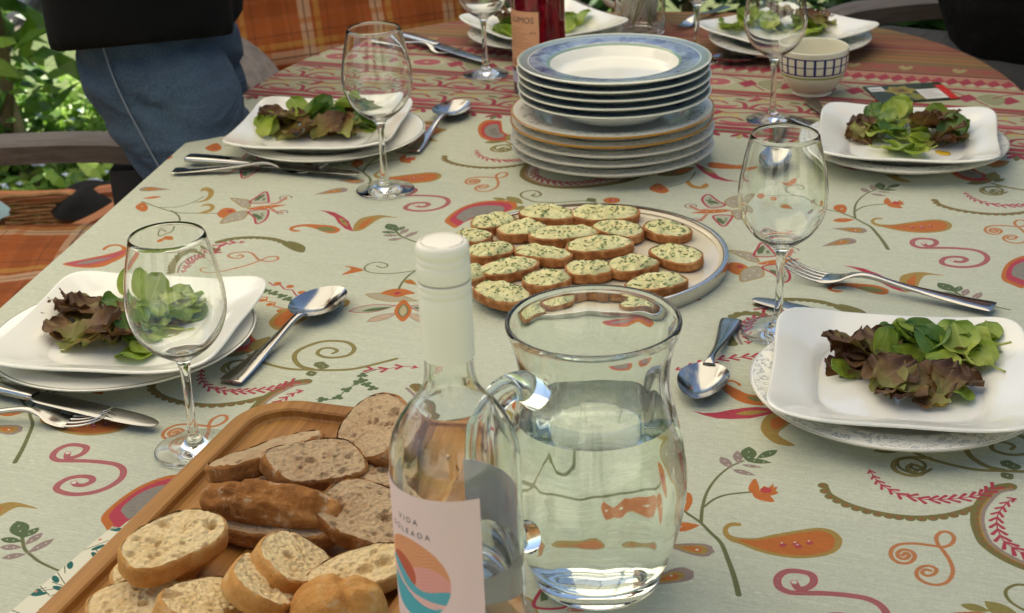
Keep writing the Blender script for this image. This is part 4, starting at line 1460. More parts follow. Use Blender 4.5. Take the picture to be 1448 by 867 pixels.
fuse('shirt', [capsule([(.93, 2.46, .70, .175), (.88, 2.45, .85, .185), (.86, 2.43, 1.0, .17)], 20), capsule([(.90, 2.24, 1.06, .08), (.86, 2.42, 1.07, .085), (.82, 2.60, 1.06, .08)]),
               capsule([(.90, 2.21, 1.07, .078), (1.00, 2.06, .87, .068), (.93, 2.10, .79, .052)]), capsule([(.80, 2.63, 1.07, .078), (.93, 2.74, .85, .066), (.88, 2.61, .74, .05)])], M_BLACK2, ps, 0.011, 4)
obj('hair', xf(lathe([(0, .10), (.05, .092), (.085, .05), (.098, 0), (.095, -.05), (.07, -.09)], 20)[:2], Matrix.Translation(AH2(-.03, 0, .035)) @ Matrix.Rotation(-.35, 4, 'Y')), M_HAIR, ps)
for l_ in legs2:
    x, y = l_[-1][0], l_[-1][1]
    obj('shoe', capsule([(x + .03, y, .06, .045), (x - .06, y, .052, .042), (x - .14, y, .044, .034)], 14), M_SHOE, ps)

# wicker bag with a blue cloth on the left chair
M_WICK = simple('wicker', S(176, 130, 84), 0.7, col2=S(140, 96, 56), nscale=60)
wb = thing('wicker_bag', 'round wicker bag with leather rim on the ground beyond the plaid chair', 'bag', (-.92, 2.80, .03))
me = None
for k in range(42):
    r_ = .125 + .026 * math.sin(k / 41 * 2.2)
    o = obj('wicker_strand', tube([(r_ * math.cos(a) * 1.25, r_ * math.sin(a) * .8, .006 + k * .0082 + .0016 * math.sin(a * 12 + k * math.pi)) for a in np.linspace(0, 2 * math.pi, 60)], .0048, 6, False), M_WICK, wb)
obj('rim', tube([(.158 * math.cos(a) * 1.25, .158 * math.sin(a) * .8, .352 + .02 * math.cos(a * 2)) for a in np.linspace(0, 2 * math.pi, 40)], .014, 8, False), simple('tan_leather', S(170, 104, 62), .5), wb)


def bundle(rx, ry, h, sd_):
    """A soft heap of folded cloth."""
    V, F = [(0, 0, h)], []
    nr, n = 14, 44
    for i in range(1, nr + 1):
        k = i / nr
        for j in range(n):
            a = 2 * math.pi * j / n
            e = 1 + .16 * fbm(math.cos(a) * 1.5 + sd_, math.sin(a) * 1.5, 0, 3)
            x, y = rx * k * math.cos(a) * e, ry * k * math.sin(a) * e
            V.append((x, y, h * (1 - k ** 2.6) + .010 * fbm(x * 12 + sd_, y * 20, 0, 2) * (1 - k ** 6)))
    for j in range(n):
        F.append((0, 1 + j, 1 + (j + 1) % n))
    for i in range(nr - 1):
        for j in range(n):
            k = (j + 1) % n
            F.append((1 + i * n + j, 1 + (i + 1) * n + j, 1 + (i + 1) * n + k, 1 + i * n + k))
    F.append(tuple(1 + (nr - 1) * n + j for j in range(n - 1, -1, -1)))
    return V, F


cb = obj('folded_scarf', bundle(.10, .075, .05, 3.0), simple('pale_blue_cotton', S(158, 190, 200), .9), loc=(-1.06, 2.82, .370), angle=80)
tag(cb, 'pale blue scarf lying over the wicker bag', 'scarf')
jk = obj('jacket', bundle(.12, .075, .055, 7.7), simple('dark_jacket', S(34, 34, 35), .95, spec=.15, bstr=.5, bscale=25, bdist=.01), loc=(-.80, 2.92, .335), angle=80)
tag(jk, 'dark grey jacket bundled over the far side of the wicker bag', 'jacket')

# ------------------------------------------------------------------ tableware
LIFT = 0.0009
M_GLASS = glass('clear_glass', (0.985, 1, 0.985, 1), 1.46)
M_JUG = glass('jug_glass', (0.955, 0.99, 0.955, 1), 1.47)
M_WATER = glass('water', (0.985, 0.997, 0.985, 1), 1.33)
M_PORC = simple('white_porcelain', S(242, 240, 230), 0.12, spec=0.5, coat=0.3)
M_STEEL = simple('polished_steel', (0.47, 0.46, 0.44, 1), 0.16, 1.0, bstr=0.03, bscale=60)
M_STEEL2 = simple('brushed_steel', (0.55, 0.54, 0.52, 1), 0.22, 1.0)
M_BLADE = simple('blade_steel', (0.34, 0.34, 0.335, 1), 0.2, 1.0)


def radial(name, bands, rough=0.12, noise_amt=None):
    """Glazed porcelain coloured by distance from the axis: bands = [(r, colour)] constant steps; noise_amt adds mottling to some."""
    m, nt, bs = nm(name)
    tc = N(nt, 'ShaderNodeTexCoord')
    sp = N(nt, 'ShaderNodeSeparateXYZ')
    L(nt, tc.outputs['Object'], sp.inputs[0])
    cx = N(nt, 'ShaderNodeCombineXYZ')
    L(nt, sp.outputs[0], cx.inputs[0]); L(nt, sp.outputs[1], cx.inputs[1])
    ln = N(nt, 'ShaderNodeVectorMath', operation='LENGTH')
    L(nt, cx.outputs[0], ln.inputs[0])
    ml = N(nt, 'ShaderNodeMath', operation='MULTIPLY', inp={1: 1 / 0.15})
    L(nt, ln.outputs['Value'], ml.inputs[0])
    stops, pats = [], []
    r = ramp(nt, ml.outputs[0], [(b[0] / 0.15, b[1]) for b in bands], 'CONSTANT')
    out = r.outputs[0]
    if noise_amt:
        kind, c1, c2, r0, r1, sc_ = noise_amt
        g1 = N(nt, 'ShaderNodeMath', operation='GREATER_THAN', inp={1: r0}); L(nt, ln.outputs['Value'], g1.inputs[0])
        g2 = N(nt, 'ShaderNodeMath', operation='LESS_THAN', inp={1: r1}); L(nt, ln.outputs['Value'], g2.inputs[0])
        g = N(nt, 'ShaderNodeMath', operation='MULTIPLY'); L(nt, g1.outputs[0], g.inputs[0]); L(nt, g2.outputs[0], g.inputs[1])
        nf = noise_tex(nt, sc_, 6, 0.65, dist=1.2 if kind == 'marble' else 3.0)
        rr_ = ramp(nt, nf, [(0.36, c1), (0.62, c2)] if kind == 'marble' else [(0.50, c1), (0.56, c2), (0.60, c1)])
        out = mix(nt, g.outputs[0], out, rr_.outputs[0])
        # only the upper face carries the print
        L(nt, out, bs.inputs['Base Color'])
    L(nt, out, bs.inputs['Base Color'])
    bs.inputs['Roughness'].default_value = rough
    bs.inputs['Coat Weight'].default_value = 0.3
    bs.inputs['Coat Roughness'].default_value = 0.05
    return m


PW = S(240, 238, 228)
M_BLUE = radial('blue_banded_glaze', [(0, PW), (.0795, S(126, 154, 136)), (.0835, S(96, 112, 150)), (.1055, S(212, 220, 212)), (.1072, S(132, 148, 150)), (.1165, S(166, 176, 160)), (.1185, PW)], noise_amt=('marble', S(70, 84, 128), S(150, 166, 184), .0835, .1055, 26))
M_GOLDR = radial('gold_rimmed_glaze', [(0, PW), (.1248, S(168, 120, 40)), (.13, S(168, 120, 40))], noise_amt=('lace', PW, S(150, 156, 150), .098, .116, 30))
M_LACE = radial('grey_lace_glaze', [(0, PW), (.1245, S(196, 192, 180))], noise_amt=('lace', PW, S(158, 164, 168), .095, .124, 34))
M_SILV = radial('silver_line_glaze', [(0, PW), (.1235, S(150, 146, 130)), (.1252, PW)], noise_amt=None)


def plate_profile(R_, well, h, deep, t=0.0034, foot=0.5):
    """Closed section of a round plate: upper face from the centre out, rim, underside with a foot ring."""
    up = cr([(0, deep * 0 + t + .004), (well * .8, t + .004), (well, t + .0055), (well * 1.06, t + h * .36), (well * 1.14, h * .72 + t * .4), (well * 1.26, h * .84 + t * .3), (R_ * .93, h * .94 + t * .1), (R_ - .002, h)], 5)
    dn = cr([(R_, h - .0008), (R_ - .0015, h - .0030), (R_ * .93, h * .94 - t * .9), (well * 1.27, h * .82 - t), (well * 1.15, h * .66 - t), (well * 1.08, h * .3 - .001), (well * .98, .0016)], 5)
    ft = [(well * .94, 0), (well * .86, 0), (well * .83, .0022), (0, .0022)]
    return np.vstack([up, dn, ft])


def round_plate(name, label, cat, loc, R_, well, h, mat, group=None, n=72):
    o = obj(name, lathe(plate_profile(R_, well, h, 0), n), mat, loc=loc)
    return tag(o, label, cat, group)


# --- the stack: five deep blue-banded plates on five wider ones
sx, sy = at(866, 226)[:2]
z_ = T + LIFT
names = ['lowest plate of the tall stack, thin grey rim', 'second plate from the bottom of the stack, thin grey rim', 'third plate from the bottom of the stack, thin grey rim',
         'lower of the two gold-rimmed plates in the stack', 'upper gold-rimmed plate, just under the blue-banded plates']
for i in range(5):
    round_plate('dinner_plate', names[i], 'plate', (sx + (.0012, -.001, .001, -.0008, 0.0005)[i], sy, z_), .1275, .082, .0225, M_LACE if i < 3 else M_GOLDR, 'plates in the tall stack')
    z_ += .0117
z_ += .0043
names = ['lowest of the five blue-banded deep plates', 'second from the bottom of the blue-banded deep plates', 'middle one of the five blue-banded deep plates',
         'blue-banded deep plate directly under the top one', 'topmost plate of the stack, open blue marbled rim band']
for i in range(5):
    round_plate('soup_plate', names[i], 'plate', (sx + .003 + (.001, -.0006, .0008, -.001, .0006)[i], sy + .003, z_), .1200, .070, .0280, M_BLUE, 'plates in the tall stack')
    z_ += .0104
print('stack top', z_ - .0104 + .028 - T)


def square_profile():
    up = [(0, .0062), (.4, .0062), (.60, .0066), (.645, .0085), (.70, .012), (.84, .0180), (.965, .0226), (.99, .0231)]
    dn = [(1.0, .0221), (.985, .0198), (.84, .0144), (.70, .0078), (.60, .0024), (.56, 0), (.50, 0), (.48, .0022), (0, .0022)]
    return np.vstack([cr(up, 5), cr(dn, 5)])


def square_plate(label, x, y, rz, z, half=.109, tilt=(0, 0)):
    def rf(a, r, zz):
        s = r / half
        p = 6.2 if s > .75 else 4.2
        c, q = abs(math.cos(a)), abs(math.sin(a))
        k = 1 / (c ** p + q ** p) ** (1 / p)
        return k * (1 - 0.008 * (math.cos(2 * a) ** 8) * (s > .75))
    P = [(r * half, z_) for r, z_ in square_profile()]
    V, F, U = lathe(P, 120, rfun=rf)
    out = []
    for v in V:
        a = math.atan2(v[1], v[0]); r = math.hypot(v[0], v[1])
        cn = abs(math.sin(2 * a)) ** 6
        s = max(0, r / (half * 1.25) - .6) / .4
        out.append((v[0] * (1 + .03 * cn * s), v[1] * (1 + .03 * cn * s), v[2] + .0045 * cn * min(1.2, s) ** 1.5))
    o = obj('square_plate', (out, F), M_PORC, loc=(x, y, T + z), rot=(tilt[0], tilt[1], rz))
    return tag(o, label, 'plate', 'square white plates')


# place settings: centre x, y, heading, plate underneath
SET = {
    'front right': (.330, 1.182, R(-13)), 'front left': (-.364, 1.346, R(-10.5)), 'rear left': (-.243, 1.968, R(-8.5)),
    'rear right': (.497, 1.826, R(-15)), 'far left': (.069, 2.487, R(-61)), 'far right': (.448, 2.385, R(34)),
}
UNDER = {'front right': (.330, 1.186, 'round lace-rimmed plate under the nearest salad plate on the right', M_LACE), 'front left': (-.374, 1.352, 'round silver-lined plate under the salad plate nearest the bread board', M_SILV),
         'rear left': (-.232, 1.972, 'round silver-lined plate under the salad plate near the jeans', M_SILV), 'rear right': (.497, 1.838, 'round lace-rimmed plate under the salad plate beside the seed packet', M_LACE),
         'far left': (.072, 2.478, 'round lace-rimmed plate under the far salad plate behind the red bottle', M_LACE), 'far right': (.452, 2.378, 'round lace-rimmed plate under the far salad plate behind the checked bowl', M_LACE)}
SQL = {'front right': 'square white salad plate at the near right, largest in view', 'front left': 'square white salad plate beside the bread board', 'rear left': 'square white salad plate in front of the jeans',
       'rear right': 'square white salad plate beside the seed packet', 'far left': 'square white salad plate behind the red wine bottle', 'far right': 'square white salad plate behind the checked bowl'}
for k, (x, y, rz) in SET.items():
    u = UNDER[k]
    round_plate('dinner_plate', u[2], 'plate', (u[0], u[1], T + LIFT), .1265, .082, .0215, u[3], 'round plates under the square ones')
    square_plate(SQL[k], x, y, rz, .0126, .1085)


# --- wine glasses
GOUT = [(0, .0), (.020, .0), (.0325, .0002), (.0345, .0010), (.0335, .0021), (.022, .0042), (.0105, .0078), (.0058, .0135), (.0043, .024), (.0037, .045), (.0038, .066), (.0048, .079), (.0078, .0865), (.0165, .0925), (.0275, .1015),
        (.0358, .1135), (.0404, .1275), (.0413, .1400), (.0396, .1560), (.0360, .1755), (.0312, .1960)]
GIN = [(.0307, .1966), (.0302, .1960), (.0350, .1755), (.0386, .1560), (.0402, .1400), (.0393, .1277), (.0347, .1142), (.0265, .1028), (.0155, .0948), (.006, .0918), (0, .0912)]
GPROF = np.vstack([cr(GOUT, 5), cr(GIN, 5)])
GPROF[:, 0] = np.maximum(GPROF[:, 0], 0)
GMESH = None


def wine_glass(label, px, py, sc=1.0, xy=None):
    global GMESH
    x, y = xy if xy else at(px, py)[:2]
    o = obj('wine_glass', GMESH or lathe(GPROF, 64), M_GLASS, loc=(x, y, T + LIFT))
    GMESH = o.data
    o.scale = (sc, sc, sc)
    return tag(o, label, 'glass', 'wine glasses')


wine_glass('wine glass standing between the left salad plate and bread board', 277, 637, .985)
wine_glass('wine glass beside the rear left salad plate and spoon', 545, 270, 1.02)
wine_glass('wine glass above the near right salad plate, nearest the jug', 1100, 470, 1.0)
wine_glass('wine glass directly in front of the checked bowl', 1092, 171, 1.0)
wine_glass('wine glass left of the red wine bottle', 687, 106, 1.0)
wine_glass('wine glass by the far right salad plate, beside the jar', 985, 88, 1.02, xy=(.30, 2.33))

# --- clear wine bottle in front
B = at(625, 343, .32)
bx_, by_ = B.x, B.y
bt = thing('wine_bottle', 'clear glass wine bottle with white screw cap and pink label in front', 'bottle', (bx_, by_, T + LIFT))
RB = .0386
outp = [(0, .004), (.020, .0015), (.031, 0), (.0365, .0015), (RB, .007), (RB, .04), (RB, .10), (RB, .160), (RB, .181), (.0378, .192), (.0345, .204), (.028, .2155), (.0205, .2245), (.0158, .2330), (.0143, .2440), (.0140, .262), (.0140, .3165)]
inp_ = [(.0125, .3175), (.0115, .3165), (.0115, .262), (.0118, .244), (.0133, .2335), (.018, .2255), (.0255, .2165), (.032, .2045), (.0354, .192), (.0362, .181), (.0362, .16), (.0362, .10), (.0362, .04), (.0362, .014), (.034, .009), (.026, .009), (.012, .016), (0, .019)]
BPROF = np.vstack([cr(outp, 4), cr(inp_, 4)])
obj('glass_body', lathe(BPROF, 72), M_GLASS, bt)
LV_ = .122
liq = [(0, .0188), (.012, .0158), (.026, .0088), (.034, .0088), (.0364, .014), (.0364, .10), (.0364, LV_ - .0006), (.0364, LV_), (.034, LV_ - .0010), (0, LV_ - .0012)]
M_WINE = glass('pale_wine', (0.995, 0.985, 0.955, 1), 1.34)
obj('wine', lathe(liq, 64), M_WINE, bt)
M_CAP = simple('cream_cap', S(246, 239, 222), 0.36, spec=0.45, bstr=0.06, bscale=160, bdist=.0012)
CP = [(0, .3200), (.0120, .3200), (.0136, .3197), (.01455, .3184), (.0149, .3160), (.0149, .3138), (.0142, .3128), (.0142, .3120), (.0149, .3112), (.0149, .3098), (.0142, .3090), (.0142, .3082), (.0149, .3074), (.0150, .3066), (.0151, .3000), (.0150, .2986), (.01455, .2981),
      (.01455, .2973), (.0151, .2968), (.0151, .2950), (.0143, .2940), (.0143, .2934), (.0151, .2926), (.0150, .2912), (.0143, .2903), (.0149, .2888), (.0149, .2800), (.0149, .2530), (.0149, .2510), (.0142, .2510), (.0142, .25)]


def knurl(a, r, z):
    return 1 + (0.016 * math.cos(a * 60) if .2988 < z < .3062 else 0)


cp = obj('screw_cap', lathe(CP, 240, rfun=knurl), M_CAP, bt, angle=60)
obj('break_line', lathe([(.01475, .29815), (.0149, .2980), (.01475, .29765), (.0145, .2978)], 64, closed=True), simple('dark_gap', S(70, 66, 60), .8), cp)
# toward the camera from the bottle axis
fa = math.atan2(-by_, -bx_)
Zb0, Zb1 = .064, .1775
A0, A1 = R(-117), R(19)            # label span, measured from the camera-facing line (negative = left)
RL = RB + .00035


def on_label(a, z, r=None):
    th = fa + a                     # seen from above, a grows to the right of the photograph
    r = r or RL
    return (r * math.cos(th), r * math.sin(th), z)


def label_mesh(a0, a1, z0, z1, r, n=40, thick=.0002):
    V, F, U = [], [], []
    for j, z in enumerate((z0, z1)):
        for i in range(n + 1):
            V.append(on_label(a0 + (a1 - a0) * i / n, z, r)); U.append((i / n, j))
    for j, z in enumerate((z0, z1)):
        for i in range(n + 1):
            V.append(on_label(a0 + (a1 - a0) * i / n, z, r - thick)); U.append((i / n, j))
    m_ = n + 1
    for i in range(n):
        F.append((i, i + 1, m_ + i + 1, m_ + i)); F.append((2 * m_ + i + 1, 2 * m_ + i, 3 * m_ + i, 3 * m_ + i + 1))
        F.append((m_ + i, m_ + i + 1, 3 * m_ + i + 1, 3 * m_ + i)); F.append((i + 1, i, 2 * m_ + i, 2 * m_ + i + 1))
    F.append((0, m_, 3 * m_, 2 * m_)); F.append((n, 2 * m_ + n, 3 * m_ + n, m_ + n))
    return V, F, U


# printed label: pink paper, round sunset-over-sea emblem
wl, hl = int((A1 - A0) * RL * 1000 / .16), int((Zb1 - Zb0) * 1000 / .16)
gx, gy = np.meshgrid((np.arange(wl) + .5) / wl * (A1 - A0) + A0, (np.arange(hl) + .5) / hl * (Zb1 - Zb0) + Zb0)
sxx, szz = (gx - R(-49)) * RL, gy - .1205                     # metres from the emblem's centre
lab = np.ones((hl, wl, 3)) * (np.array((236, 206, 202)) / 255)
lab *= 1 + .012 * rng.normal(0, 1, (hl, wl, 1))
er = .0268
ins = np.hypot(sxx, szz) < er


def put(mask, c_, tex=0.0):
    k = np.array(c_) / 255.0 * (1 + tex * rng.normal(0, 1, (*mask.shape, 1)))
    lab[mask] = np.broadcast_to(k, lab.shape)[mask]


streak = np.sin((szz + sxx * .35 + .003 * np.sin(sxx * 260)) * 2600) * .5 + .5
put(ins, (226, 156, 112)); put(ins & (streak > .7), (216, 142, 104))
put(ins & (np.hypot(sxx - .012, szz + .006) < .0165), (230, 160, 150)); put(ins & (np.hypot(sxx - .012, szz + .006) < .0165) & (streak > .8), (224, 148, 140))
put(ins & (np.hypot(sxx + .009, szz - .0005) < .0128), (196, 98, 74)); put(ins & (np.hypot(sxx + .009, szz - .0005) < .0128) & (streak > .75), (188, 88, 68))
w1 = .0005 - .26 * sxx - .0035 * np.sin(sxx * 150 + .6)
put(ins & (szz < w1 - .0015), (104, 178, 190)); put(ins & (szz < w1 - .0015) & (np.sin((szz + sxx * .3) * 3000) > .55), (76, 150, 168))
put(ins & (szz < w1 - .0085 + .002 * np.sin(sxx * 200)), (232, 182, 176))
put(ins & (szz < w1 - .0125 + .0015 * np.sin(sxx * 170 + 1)), (70, 160, 176)); put(ins & (szz < w1 - .0125) & (np.sin((szz * 1.2 + sxx * .25) * 2400) > .6), (110, 190, 196))
lb = obj('front_label', label_mesh(A0, A1, Zb0, Zb1, RL), img_mat('label_paper', mkimg('front_label', lab), .55, .3), bt, angle=60)
M_INK = simple('dark_ink', S(52, 50, 72), .6)


def letter(txt, size, ac, zc, parent, mat, r, spread=1.0):
    """Lettering bent round a cylinder, one mesh."""
    V, F = text_mesh(txt, size)
    V2 = []
    for v in V:
        V2.append(on_label(ac + v.x * spread / r, zc + v.y, r + .00012))
    return obj('lettering', (V2, F), mat, parent, smooth=False)


letter('V I D A', .0052, R(-49), .1582, lb, M_INK, RL)
letter('S O L E A D A', .0052, R(-48.5), .1502, lb, M_INK, RL)
m_, nt_, bs_ = nm('white_label_paper')
bs_.inputs['Base Color'].default_value = S(226, 226, 230)
tr_ = N(nt_, 'ShaderNodeBsdfTranslucent'); tr_.inputs[0].default_value = S(232, 232, 236)
ms_ = N(nt_, 'ShaderNodeMixShader'); ms_.inputs[0].default_value = .45
L(nt_, bs_.outputs[0], ms_.inputs[1]); L(nt_, tr_.outputs[0], ms_.inputs[2]); L(nt_, ms_.outputs[0], nt_.nodes['Material Output'].inputs[0])
M_BLBL = m_
bl = obj('back_label', label_mesh(R(96), R(172), .07, .160, RL - .0001), M_BLBL, bt, angle=60)

# --- red wine bottle at the back
q = at(764, 128)
rb = thing('wine_bottle', 'dark pink wine bottle with peach label standing behind the plate stack', 'bottle', (q.x, q.y, T + LIFT))
M_ROSE = glass('rose_glass', (0.98, 0.80, 0.80, 1), 1.47)
M_ROSEW = simple('rose_wine', S(150, 14, 34), 0.08, spec=0.5)
m_, nt_, bs_ = nm('rose_wine_deep')
bs_.inputs['Base Color'].default_value = S(168, 14, 38)
bs_.inputs['Transmission Weight'].default_value = 0.45
bs_.inputs['Roughness'].default_value = 0.0
bs_.inputs['IOR'].default_value = 1.34
obj('glass_body', lathe(BPROF, 64), M_GLASS, rb)
liq2 = [(0, .0188), (.012, .0158), (.026, .0088), (.034, .0088), (.0364, .014), (.0364, .10), (.0364, .181), (.0356, .192), (.0322, .2045), (.0258, .2163), (.0182, .2253), (.0134, .2334), (.0119, .244), (.0117, .270), (.0117, .2705), (0, .2705)]
obj('wine', lathe(liq2, 64), m_, rb)
obj('foil_cap', lathe([(0, .322), (.0135, .322), (.0148, .320), (.0150, .26), (.0150, .2465), (.0146, .2465), (.0146, .25)], 48), simple('red_foil', S(120, 20, 30), .35, .4), rb)
fa_keep = fa
fa = math.atan2(-q.y, -q.x)
a0, a1, z0, z1 = R(-86), R(1), .040, .124
wl, hl = 420, 620
pk = np.ones((hl, wl, 3)) * (np.array((222, 166, 128)) / 255)
for k in range(9):
    y0 = int(hl * (.70 - k * .042))
    x1 = int(wl * (.40 + .5 * rng.random()))
    pk[y0:y0 + 7, 30:x1] *= .8
for k in range(46):
    if rng.random() > .45:
        pk[25:95, 60 + k * 5: 60 + k * 5 + rng.integers(2, 5)] *= .35
pk[120:150, 250:390] *= .5
lb2 = obj('front_label', label_mesh(a0, a1, z0, z1, RL, 24), img_mat('peach_label', mkimg('peach_label', pk), .6, .3), rb, angle=60)
letter('LUMOS', .0125, R(-39), .1075, lb2, M_INK, RL, 1.0)
letter('N°5', .0052, R(-12), .092, lb2, M_INK, RL)
obj('neck_band', label_mesh(R(-170), R(170), .0175, .034, RL, 60), simple('lilac_band', S(196, 190, 214), .5), rb, angle=60)
fa = fa_keep

# --- water jug
q = at(845, 817)
jg = thing('water_jug', 'bellied clear glass water jug with handle, half full of water', 'jug', (q.x, q.y, T + LIFT))
JO = [(0, .003), (.030, .0012), (.040, .0), (.0445, .0025), (.0475, .010), (.0545, .030), (.0608, .055), (.0635, .080), (.0615, .105), (.0562, .130), (.0518, .150), (.0510, .166), (.0540, .184), (.0585, .198)]
JI = [(.0592, .2012), (.0584, .2036), (.0566, .2034), (.0553, .2005), (.0520, .187), (.0478, .167), (.0484, .150), (.0527, .131), (.0581, .106), (.0600, .081), (.0573, .057), (.0508, .033), (.0440, .0175), (.036, .0135), (.02, .0130), (0, .0130)]


def flute(a, r, z):
    return 1


JP = np.vstack([cr(JO, 5), cr(JI, 5)])
nout = len(cr(JO, 5))
V, F, U = lathe(JP, 96)
# gentle pressed panels inside
V2 = []
for v in V:
    r = math.hypot(v[0], v[1]); a = math.atan2(v[1], v[0])
    inner = v[2] > .02 and r < np.interp(v[2], [p[1] for p in JO[3:]], [p[0] for p in JO[3:]]) - .0012
    k = 1
    if inner:
        k = 1 - .016 * abs(math.cos(4 * a)) ** 6 * min(1, max(0, (v[2] - .02) / .03)) * min(1, max(0, (.196 - v[2]) / .03))
    V2.append((v[0] * k, v[1] * k, v[2]))
jb = obj('jug_body', (V2, F), M_JUG, jg)
WLV = .133
WI = cr([(r + .0004, z) for r, z in JI[::-1] if z < WLV and r > 0], 5)
wprof = [(0, .0126)] + [tuple(p) for p in WI if p[0] > .0] + [(np.interp(WLV, [.131, .150], [.0527, .0484]) + .0004, WLV - .0003), (np.interp(WLV, [.131, .150], [.0527, .0484]) - .002, WLV - .0016), (.02, WLV - .0018), (0, WLV - .0018)]
V, F, U = lathe(wprof, 96)
obj('water', (V, F), M_WATER, jg)
# handle: ribbed glass loop on the left of the jug
hd_ = Vector((-.74, -.67, 0)).normalized()
HP = [hd_ * r + Vector((0, 0, z)) for r, z in ((.0545, .168), (.070, .180), (.092, .176), (.104, .150), (.103, .118), (.094, .088), (.080, .070), (.066, .0640))]
path = cr([tuple(p) for p in HP], 8)
rad = [.0092 + .0026 * (abs(2 * i / (len(path) - 1) - 1) ** 5) for i in range(len(path))]
obj('handle', tube(path, rad, 20), M_JUG, jg)

# --- checked bowl
q = at(1148, 131)
prof = [(0, .0), (.026, 0), (.0275, .0012), (.0275, .004), (.034, .010), (.043, .024), (.0478, .040), (.0490, .058), (.0494, .0655), (.0484, .0672), (.0468, .0662), (.0462, .058), (.0448, .040), (.040, .025), (.030, .0115), (.02, .0075), (0, .0068)]
BLP = cr(prof, 4)
dl = np.r_[0, np.cumsum(np.hypot(*np.diff(BLP, axis=0).T))]; dl /= dl[-1]
vz = lambda z: np.interp(z, [p[1] for p in BLP[:int(len(BLP) * .52)]], dl[:int(len(BLP) * .52)])
bi = np.ones((800, 1200, 3)) * (np.array((222, 218, 198)) / 255)


def brow(z0, z1, c_):
    bi[int(vz(z0) * 800):int(vz(z1) * 800)] = np.array(c_) / 255


NAVY = (30, 36, 100)
brow(.0345, .0595, NAVY)
zr = [(.0365, .0462), (.0478, .0575)]
for (z0, z1) in zr:
    for k in range(22):
        u0 = int((k + .13) / 22 * 1200); u1 = int((k + .87) / 22 * 1200)
        bi[int(vz(z0) * 800):int(vz(z1) * 800), u0:u1] = np.array((222, 218, 198)) / 255
brow(.0295, .0322, (140, 150, 66))
o = obj('breakfast_bowl', lathe(BLP, 72), img_mat('checked_glaze', mkimg('checked_glaze', bi), .12, .5, .3), loc=(q.x, q.y, T + LIFT))
tag(o, 'cream bowl with blue check band and green line', 'bowl')

# --- mug with grey lace print, and a jar with herb sprigs in front of it
q = at(906, 30)
mx, my = q.x, q.y + .04
mg = thing('mug', 'white mug with grey lace print behind the glass jar', 'mug', (mx, my, T + LIFT))
prof = cr([(0, 0), (.031, 0), (.0355, .002), (.0385, .010), (.0400, .045), (.0405, .088), (.0398, .0905), (.0384, .0895), (.0372, .045), (.035, .010), (.028, .006), (0, .0055)], 4)
li = np.ones((500, 1400, 3)) * (np.array((220, 214, 204)) / 255)
yy, xx = np.mgrid[0:500, 0:1400]
mk = np.zeros((500, 1400), bool)
for k in range(10):
    cx_ = k * 140 + 70
    d = np.hypot(((xx - cx_ + 70) % 1400 - 70), (yy - 130) * 1.5)
    a = np.arctan2((yy - 130) * 1.5, (xx - cx_))
    mk |= (d < 78) & (np.abs(np.sin(d * .16 + np.cos(a * 8) * 1.2)) < .45)
mk &= (yy > 62) & (yy < 215)
li[mk] = np.array((140, 132, 130)) / 255
obj('mug_body', lathe(prof, 64), img_mat('lace_glaze', mkimg('lace_glaze', li), .15, .5, .3), mg)
ha = Vector((-.96, -.28, 0))
obj('handle', tube(cr([tuple(ha * r + Vector((0, 0, z))) for r, z in ((.037, .074), (.052, .080), (.064, .070), (.066, .050), (.058, .030), (.038, .018))], 6), [.0058] * 31, 12), simple('mug_glaze', S(220, 214, 204), .15), mg)
q = at(905, 46)
jx, jy = q.x, q.y
jr = obj('glass_jar', lathe(np.vstack([cr([(0, .001), (.036, 0), (.040, .003), (.0415, .02), (.0425, .10), (.043, .112)], 5), cr([(.0425, .1126), (.0418, .112), (.0402, .10), (.0390, .02), (.036, .010), (0, .009)], 5)]), 64), M_GLASS, loc=(jx, jy, T + LIFT))
tag(jr, 'clear straight glass jar holding green herb sprigs', 'jar')
M_HERB = simple('herb_green', S(104, 118, 62), .6, col2=S(134, 146, 88), nscale=60)
rr = random.Random(4)
hs = thing('herb_sprig', 'bunch of feathery green herb sprigs standing in the jar', 'herb', (jx, jy, T + LIFT + .0098))
for k in range(7):
    a, b = rr.uniform(0, 6.28), rr.uniform(.012, .034)
    top = Vector((math.cos(a) * b, math.sin(a) * b, rr.uniform(.12, .175)))
    st = cr([(rr.uniform(-.02, .02), rr.uniform(-.02, .02), .001), tuple(top * .5 + Vector((.003, 0, 0))), tuple(top)], 5)
    parts = [tube(st, .0009, 5)]
    for i in range(4, len(st)):
        for s in range(5):
            d = Vector((rr.gauss(0, 1), rr.gauss(0, 1), rr.uniform(.2, 1.4))).normalized()
            parts.append(tube([tuple(st[i]), tuple(Vector(st[i]) + d * .010), tuple(Vector(st[i]) + d * .02)], [.0006, .0005, .0003], 4))
    obj('sprig', join(*parts), M_HERB, hs, smooth=False)

